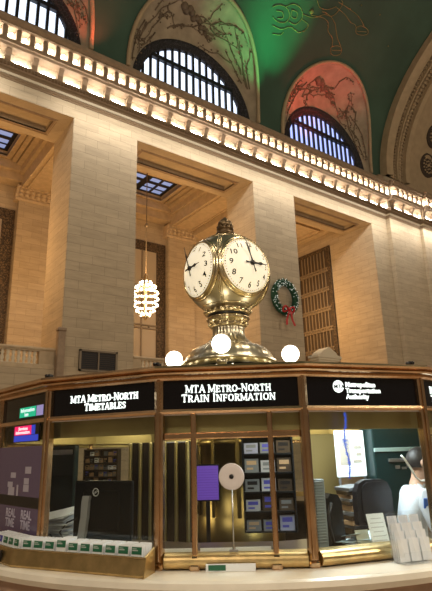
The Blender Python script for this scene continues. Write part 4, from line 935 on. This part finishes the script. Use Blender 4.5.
m = MB(); text_into(m, 'Services', 0.034, Matrix.Translation((0.014, -0.15, 0.093)) @ TT, 0.0004, 'LEFT', 0.001, width=0.18); text_into(m, 'information', 0.034, Matrix.Translation((0.014, -0.20, 0.064)) @ TT, 0.0004, 'LEFT', 0.001, width=0.27); obj('lettering', m, M_WHTS, d_)
m = MB(); m.box(0.0122, 0.013, -0.23, 0.23, 0.006, 0.052); m.box(0.0122, 0.013, 0.10, 0.17, 0.055, 0.125); obj('lower_display', m, M_BLUS, t)

# ------------------------------------------------------------------ things on the roof
def globe(ang, label, zc=2.61):
    a = math.radians(ang); rr_ = 0.665
    p = BC + Matrix.Rotation(A0, 3, 'Z') @ Vector((rr_ * math.cos(a), rr_ * math.sin(a) - 0.035, 2.235))
    t = thing('globe_lamp', label, 'lamp', p, A0 + a, 'globe lamps round the foot of the clock')
    m = MB(); m.lathe([(0.07, 0), (0.07, 0.02), (0.03, 0.04), (0.025, 0.22), (0.05, 0.25), (0.06, 0.29)], 20); obj('holder', m, M_BALL, t)
    m = MB(); m.sphere((0, 0, zc - 2.235), 0.098, 28); obj('globe', m, M_GLOBE, t)
globe(-7.5, 'bright white globe lamp directly in front of the clock pedestal', 2.69); globe(-93, 'bright white globe lamp left of the clock pedestal', 2.66); globe(86, 'bright white globe lamp right of the clock pedestal, below the wreath', 2.665)
for (k, t_, nm) in ((-1, -0.475, 'above the post at the left of the timetables sign'), (-1, 0.475, 'above the post left of the train information sign'), (1, 0.40, 'above the right end of the authority sign')):
    t = bthing('roof_camera', 'tiny dark camera ' + nm, 'camera', k, t_, 2.20, 0.03)
    m = MB(); m.bevbox(-0.02, 0.03, -0.022, 0.022, 0.0, 0.028, 0.006); obj('body', m, M_BLK, t)
    m = MB(); m.lathe([(0.011, 0.0), (0.011, 0.012), (0.001, 0.012)], 12, 0, Matrix.Translation((0.03, 0, 0.015)) @ Matrix.Rotation(PI / 2, 4, 'Y')); obj('lens', m, M_BLKG, t)

# clock
CZ = 3.645; BR = 0.495; DR = 0.322
clk = thing('clock', 'four-faced brass ball clock with lit white dials on top of the booth', 'clock', BC + Matrix.Rotation(A0, 3, 'Z') @ Vector((0, -0.062, 2.235)), A0)
def cz(z): return z - 2.235
FA = [math.radians(q) for q in (36.5, 126.5, 216.5, 306.5)]
m = MB(); m.lathe([(max(1e-4, BR * math.sin(PI * j / 64)), cz(CZ) - BR * math.cos(PI * j / 64)) for j in range(65)], 96); obj('case', m, M_BALL, clk)
m = MB()
for a in FA:                                                                      # raised ribs between the faces and rings underneath
    for off in (-0.05, 0.0, 0.05):
        b = a + PI / 4 + off; m.tube([(BR * math.sin(t_) * math.cos(b) * 1.003, BR * math.sin(t_) * math.sin(b) * 1.003, cz(CZ) + BR * 1.003 * math.cos(t_)) for t_ in [PI * (0.14 + 0.72 * q / 40) for q in range(41)]], 0.0045, 6)
for t_ in (0.80, 0.845, 0.87, 0.16, 0.2):
    m.tube([(BR * math.sin(PI * t_) * math.cos(q * PI / 32) * 1.003, BR * math.sin(PI * t_) * math.sin(q * PI / 32) * 1.003, cz(CZ) + BR * 1.003 * math.cos(PI * t_)) for q in range(64)], 0.006, 6, 0, True)
obj('ribs', m, M_BRASS, clk)
def facef(a): return Matrix.Rotation(a, 4, 'Z') @ Matrix.Translation((0, 0, cz(CZ))) @ Matrix(((0, 0, 1, 0), (1, 0, 0, 0), (0, 1, 0, 0), (0, 0, 0, 1)))
def dome(mb_, h):                                                                  # lay a flat drawing on the curved opal dial
    mb_.v = [(x, y, math.sqrt(max(0.0, (BR + 0.010) ** 2 - x * x - y * y)) + h + z) for x, y, z in mb_.v]; return mb_
for fi, a in enumerate(FA):
    T = facef(a); am = math.asin(DR / (BR + 0.01)); Z0 = math.sqrt((BR + 0.01) ** 2 - DR ** 2)
    m = MB(); m.lathe([((BR + 0.01) * math.sin(am * j / 12), (BR + 0.01) * math.cos(am * j / 12)) for j in range(12, 0, -1)] + [(0.001, BR + 0.01)], 64, 0, T); dial = obj('dial', m, M_DIAL, clk)
    m = MB(); prof = [(DR - 0.008, Z0 - 0.0), (DR - 0.004, Z0 + 0.014), (DR + 0.006, Z0 + 0.016), (DR + 0.014, Z0 + 0.006), (DR + 0.018, Z0 - 0.008), (DR + 0.026, Z0 - 0.006), (DR + 0.030, Z0 - 0.018), (DR + 0.038, Z0 - 0.022), (DR + 0.042, Z0 - 0.045), (DR - 0.01, Z0 - 0.05)]
    m.lathe(prof, 96, 0, T, closed=True); obj('bezel', m, M_BRASS, clk)
    m = MB()
    for h in range(1, 13):
        an = PI / 2 - h * PI / 6; rr_ = DR * 0.745; text_into(m, str(h), 0.088, Matrix.Translation((rr_ * math.cos(an), rr_ * math.sin(an) - 0.031, 0)), 0.0006, 'CENTER', 0.0012)
    for q in range(60):
        an = q * PI / 30; s_ = 0.0075 if q % 5 == 0 else 0.005; m.lathe([(s_, 0), (s_, 0.0012), (0.0003, 0.0012)], 8, 0, Matrix.Translation((DR * 0.925 * math.cos(an), DR * 0.925 * math.sin(an), 0)))
    dome(m, 0.0012); m.v = [tuple(T @ Vector(p)) for p in m.v]; obj('numerals', m, M_BLK, dial)
    zt = BR + 0.012
    def hand(ang, L_, wd, z, tail):
        R_ = T @ Matrix.Rotation(-ang, 4, 'Z'); mm2 = MB()
        P = [(-wd, -tail), (wd, -tail), (wd * 0.5, -tail * 0.4), (wd * 1.2, 0), (wd * 0.7, L_ * 0.35), (wd * 1.5, L_ * 0.55), (wd * 0.5, L_ * 0.68), (0.002, L_), (-0.002, L_), (-wd * 0.5, L_ * 0.68), (-wd * 1.5, L_ * 0.55), (-wd * 0.7, L_ * 0.35), (-wd * 1.2, 0), (-wd * 0.5, -tail * 0.4)]
        mm2.prism(P, 'Z', zt + z, zt + z + 0.004, 0, R_); return mm2
    mh = hand(math.radians(-19), DR * 0.95, 0.010, 0.014, 0.11); mh.lathe([(0.028, zt - 0.004), (0.028, zt + 0.02), (0.006, zt + 0.026)], 20, 0, T); obj('minute_hand', mh, M_BLK, clk)
    hh = hand(math.radians(88), DR * 0.66, 0.014, 0.006, 0.09); obj('hour_hand', hh, M_BLK, clk)
m = MB(); fl = lambda n, amp: (lambda a, z: amp * math.cos(n * a))
m.lathe([(0.12, cz(4.155)), (0.115, cz(4.18)), (0.09, cz(4.19)), (0.085, cz(4.215)), (0.105, cz(4.225)), (0.105, cz(4.24)), (0.075, cz(4.25))], 32)
m.lathe([(0.06, cz(4.245)), (0.082, cz(4.265)), (0.088, cz(4.295)), (0.078, cz(4.325)), (0.05, cz(4.36)), (0.02, cz(4.385)), (0.006, cz(4.40))], 64, 0, None, True, lambda a, z: 0.07 * math.cos(10 * a + z * 60) * math.cos(10 * a - z * 60))
for k in range(10): an = k * 2 * PI / 10; m.sphere((0.092 * math.cos(an), 0.092 * math.sin(an), cz(4.255)), 0.018, 8)
obj('finial', m, mat('dark_bronze', (0.16, 0.11, 0.06), 0.35, 0.9), clk)
m = MB(); m.lathe([(0.20, cz(3.185)), (0.255, cz(3.19)), (0.275, cz(3.175)), (0.26, cz(3.155)), (0.24, cz(3.145))], 96, 0, None, True, fl(24, 0.02))
for k in range(24): an = k * 2 * PI / 24; m.sphere((0.27 * math.cos(an), 0.27 * math.sin(an), cz(3.185)), 0.016, 8, 0, 1.3)
obj('leaf_collar', m, M_BRASS, clk)
m = MB(); m.lathe([(0.23, cz(3.15)), (0.235, cz(3.13)), (0.22, cz(3.12))], 48); obj('dark_neck', m, M_BLK, clk)
m = MB(); m.lathe([(0.21, cz(3.125)), (0.245, cz(3.115)), (0.25, cz(3.095)), (0.225, cz(3.06)), (0.205, cz(3.045)), (0.215, cz(3.02)), (0.205, cz(3.0))], 64, 0, None, True, fl(16, 0.015))
for k in range(16): an = k * 2 * PI / 16; m.sphere((0.222 * math.cos(an), 0.222 * math.sin(an), cz(3.035)), 0.014, 8, 0, 1.4)
obj('cup', m, M_BRASS, clk)
m = MB(); prof = [(0.185, cz(3.02)), (0.178, cz(2.97)), (0.18, cz(2.92)), (0.20, cz(2.87)), (0.235, cz(2.83)), (0.29, cz(2.795)), (0.35, cz(2.77))]
m.lathe(prof, 192, 0, None, True, fl(28, 0.03)); obj('fluted_neck', m, M_BALL, clk)
m = MB(); m.lathe([(0.32, cz(2.775)), (0.37, cz(2.765)), (0.42, cz(2.74)), (0.46, cz(2.70)), (0.49, cz(2.655)), (0.50, cz(2.615)), (0.535, cz(2.60)), (0.54, cz(2.575)), (0.51, cz(2.565)), (0.50, cz(2.53)), (0.3, cz(2.53))], 192, 0, None, True, lambda a, z: 0.004 * math.cos(36 * a) if z > cz(2.615) else 0)
for k in range(28):
    an = k * 2 * PI / 28; m.sphere((0.525 * math.cos(an), 0.525 * math.sin(an), cz(2.595)), 0.012, 6)
obj('domed_foot', m, M_BALL, clk)
m = MB(); m.lathe([(0.46, cz(2.54)), (0.46, cz(2.44)), (0.47, cz(2.43)), (0.52, cz(2.40)), (0.52, cz(2.24)), (0.54, cz(2.24))], 64, 0, None, False)
obj('drum', m, M_BLKG, clk)
m = MB(); m.sphere((0, 0, 0), 0.016, 10); sb = m.mesh('bulb', M_CHB)
for k in range(20):
    an = math.radians(k * 18 + 5); link('bulb', sb, clk, (0.54 * math.cos(an), 0.54 * math.sin(an), cz(2.49)))

# ------------------------------------------------------------------ booth interior lights
def bl(k, t_, z, d, e, col, size, name='booth_ceiling_lamp'):
    p = world(k, t_, z, d); lamp(name, 'AREA', p, e, col, size, p - Vector((0, 0, 1)))
bl(1, 0.1, 2.10, -0.35, 14, (0.85, 0.95, 1.0), 0.3); bl(1, 0.3, 2.10, -0.75, 20, (0.85, 0.95, 1.0), 0.5); bl(-1, -0.2, 2.10, -0.9, 4.5, (1.0, 0.9, 0.7), 0.5); bl(0, 0, 2.10, -1.1, 2.5, (1.0, 0.85, 0.6), 0.4)
bl(7, 0, 2.08, -0.5, 14, (1.0, 0.82, 0.5), 0.8); bl(4, 0, 2.08, -0.5, 12, (1.0, 0.85, 0.6), 0.8); bl(-4, 0, 2.08, -0.5, 12, (1.0, 0.85, 0.6), 0.8)

for k_ in (0.5, 4.5, 8.5, 12.5):
    a = A0 + k_ * PI / 8; lamp('fascia_fill_light', 'POINT', BC + Vector((1.45 * math.cos(a), 1.45 * math.sin(a), 1.98)), 7, (1.0, 0.86, 0.55), 0.06)  # unseen point lights added so the inner fascia catches light
# ------------------------------------------------------------------ person
def person(label, k, t_, z, d, rot):
    root = bthing('person', label, 'person', k, t_, z, d, None, rot)
    # local: +X is the way the body faces, +Y its left
    J = {}
    V = []; E_ = []; R_ = []
    def v(p, r, par=None):
        V.append(p); R_.append(r); i = len(V) - 1
        if par is not None: E_.append((par, i))
        return i
    pel = v((0, 0, 0.10), (0.15, 0.11)); w1 = v((0.01, 0, 0.22), (0.14, 0.10), pel); ch = v((0.05, 0, 0.38), (0.165, 0.115), w1); nb = v((0.085, 0, 0.50), (0.07, 0.06), ch)
    nk = v((0.115, 0, 0.56), (0.052, 0.052), nb); h1 = v((0.145, 0, 0.62), (0.070, 0.078), nk); h2 = v((0.15, 0, 0.68), (0.078, 0.092), h1); h3 = v((0.14, 0, 0.735), (0.062, 0.072), h2)
    hands = []
    for s_ in (-1, 1):
        sh = v((0.07, s_ * 0.17, 0.455), (0.065, 0.065), ch); el = v((0.12, s_ * 0.24, 0.22), (0.047, 0.047), sh); wr = v((0.36, s_ * 0.17, 0.155), (0.028, 0.024), el); pm_ = v((0.42, s_ * 0.155, 0.15), (0.036, 0.018), wr); hands.append((pm_, s_))
        hp = v((0.06, s_ * 0.09, 0.06), (0.095, 0.09), pel); kn = v((0.42, s_ * 0.13, 0.06), (0.062, 0.062), hp); an = v((0.44, s_ * 0.13, -0.33), (0.042, 0.042), kn); ft = v((0.56, s_ * 0.14, -0.37), (0.04, 0.028), an)
        for q in range(4):
            L_ = (0.042, 0.047, 0.044, 0.034)[q]; y = s_ * (0.155 - 0.026 + 0.018 * q)
            a1 = v((0.455, y, 0.147), (0.0095, 0.0095), pm_); a2 = v((0.455 + L_ * 0.6, y, 0.143), (0.0085, 0.0085), a1); v((0.455 + L_ * 1.0, y, 0.128), (0.0075, 0.0075), a2)
        b1 = v((0.41, s_ * (0.155 - 0.045), 0.145), (0.011, 0.011), pm_); v((0.445, s_ * (0.155 - 0.062), 0.135), (0.009, 0.009), b1)
    me = bpy.data.meshes.new('body'); me.from_pydata(V, E_, []); o = bpy.data.objects.new('tmp', me); COL.objects.link(o)
    mod = o.modifiers.new('s', 'SKIN'); sub = o.modifiers.new('u', 'SUBSURF'); sub.levels = 2; sub.render_levels = 2
    for i, r in enumerate(R_): me.skin_vertices[0].data[i].radius = r
    me.skin_vertices[0].data[0].use_root = True
    dg = bpy.context.evaluated_depsgraph_get(); bm_ = bpy.data.meshes.new_from_object(o.evaluated_get(dg)); bpy.data.objects.remove(o)
    # nose bump
    for vt in bm_.vertices:
        c = vt.co
        g = math.exp(-((c.y) / 0.012) ** 2 - ((c.z - 0.665) / 0.022) ** 2)
        if c.x > 0.19: c.x += 0.022 * g
    bm_.materials.clear()
    for mt in (M_SHIRT, M_SKIN, M_TROU): bm_.materials.append(mt)
    for p in bm_.polygons:
        c = p.center; p.use_smooth = True
        if c.z > 0.53 or (c.x > 0.20 and 0.10 < c.z < 0.24): p.material_index = 1
        elif c.z < 0.12: p.material_index = 2
        else: p.material_index = 0
    link('body', bm_, root)
    m = MB(); vs = []; n1, n2 = 20, 12; P = []
    for j in range(n2 + 1):
        th = PI * 0.62 * j / n2; row = []
        for i in range(n1 + 1):
            ph = 2 * PI * i / n1; front = max(0, math.cos(ph)); th_ = th * (1 - 0.42 * front)
            row.append((0.138 + 0.098 * math.sin(th_) * math.cos(ph), 0.086 * math.sin(th_) * math.sin(ph), 0.685 + 0.105 * math.cos(th_)))
        P.append(row)
    m.grid(P); obj('hair', m, M_HAIR, root)
    m = MB()
    for s_ in (-1, 1): m.sphere((0.217, s_ * 0.03, 0.69), 0.010, 8); 
    m.box(0.212, 0.225, -0.02, 0.02, 0.625, 0.631); obj('eyes_and_mouth', m, M_BLK, root)
    m = MB()
    for s_ in (-1, 1): m.sphere((0.135, s_ * 0.083, 0.675), 0.024, 8, 0, 1.3)
    obj('ears', m, M_SKIN, root)
    m = MB(); m.bevbox(-0.03, 0.03, -0.006, 0.006, -0.035, 0.035, 0.004, 0, Matrix.Translation((0.07, -0.232, 0.42)) @ Matrix.Rotation(0.25, 4, 'X')); obj('shoulder_patch', m, M_PATCH, root)['label'] = 'blue patch on the sleeve'
    return root
person('person in a pale shirt with a blue sleeve patch, seated behind the right window', 1, 0.65, 0.78, -0.52, math.radians(72)).scale = (1.08, 1.08, 1.08)
t = bthing('stool', 'dark stool under the seated person in the right window', 'stool', 1, 0.68, 0.0, -0.52)
m = MB(); m.lathe([(0.02, 0.31), (0.16, 0.315), (0.16, 0.33), (0.03, 0.36), (0.03, 0.70), (0.19, 0.72), (0.2, 0.74), (0.19, 0.765), (0.02, 0.77)], 24); obj('seat', m, M_BLK, t)
#END
for o in COL.objects:
    if o.type == 'MESH' and o.parent is None and 'kind' not in o and 'label' not in o: print('UNTAGGED', o.name)
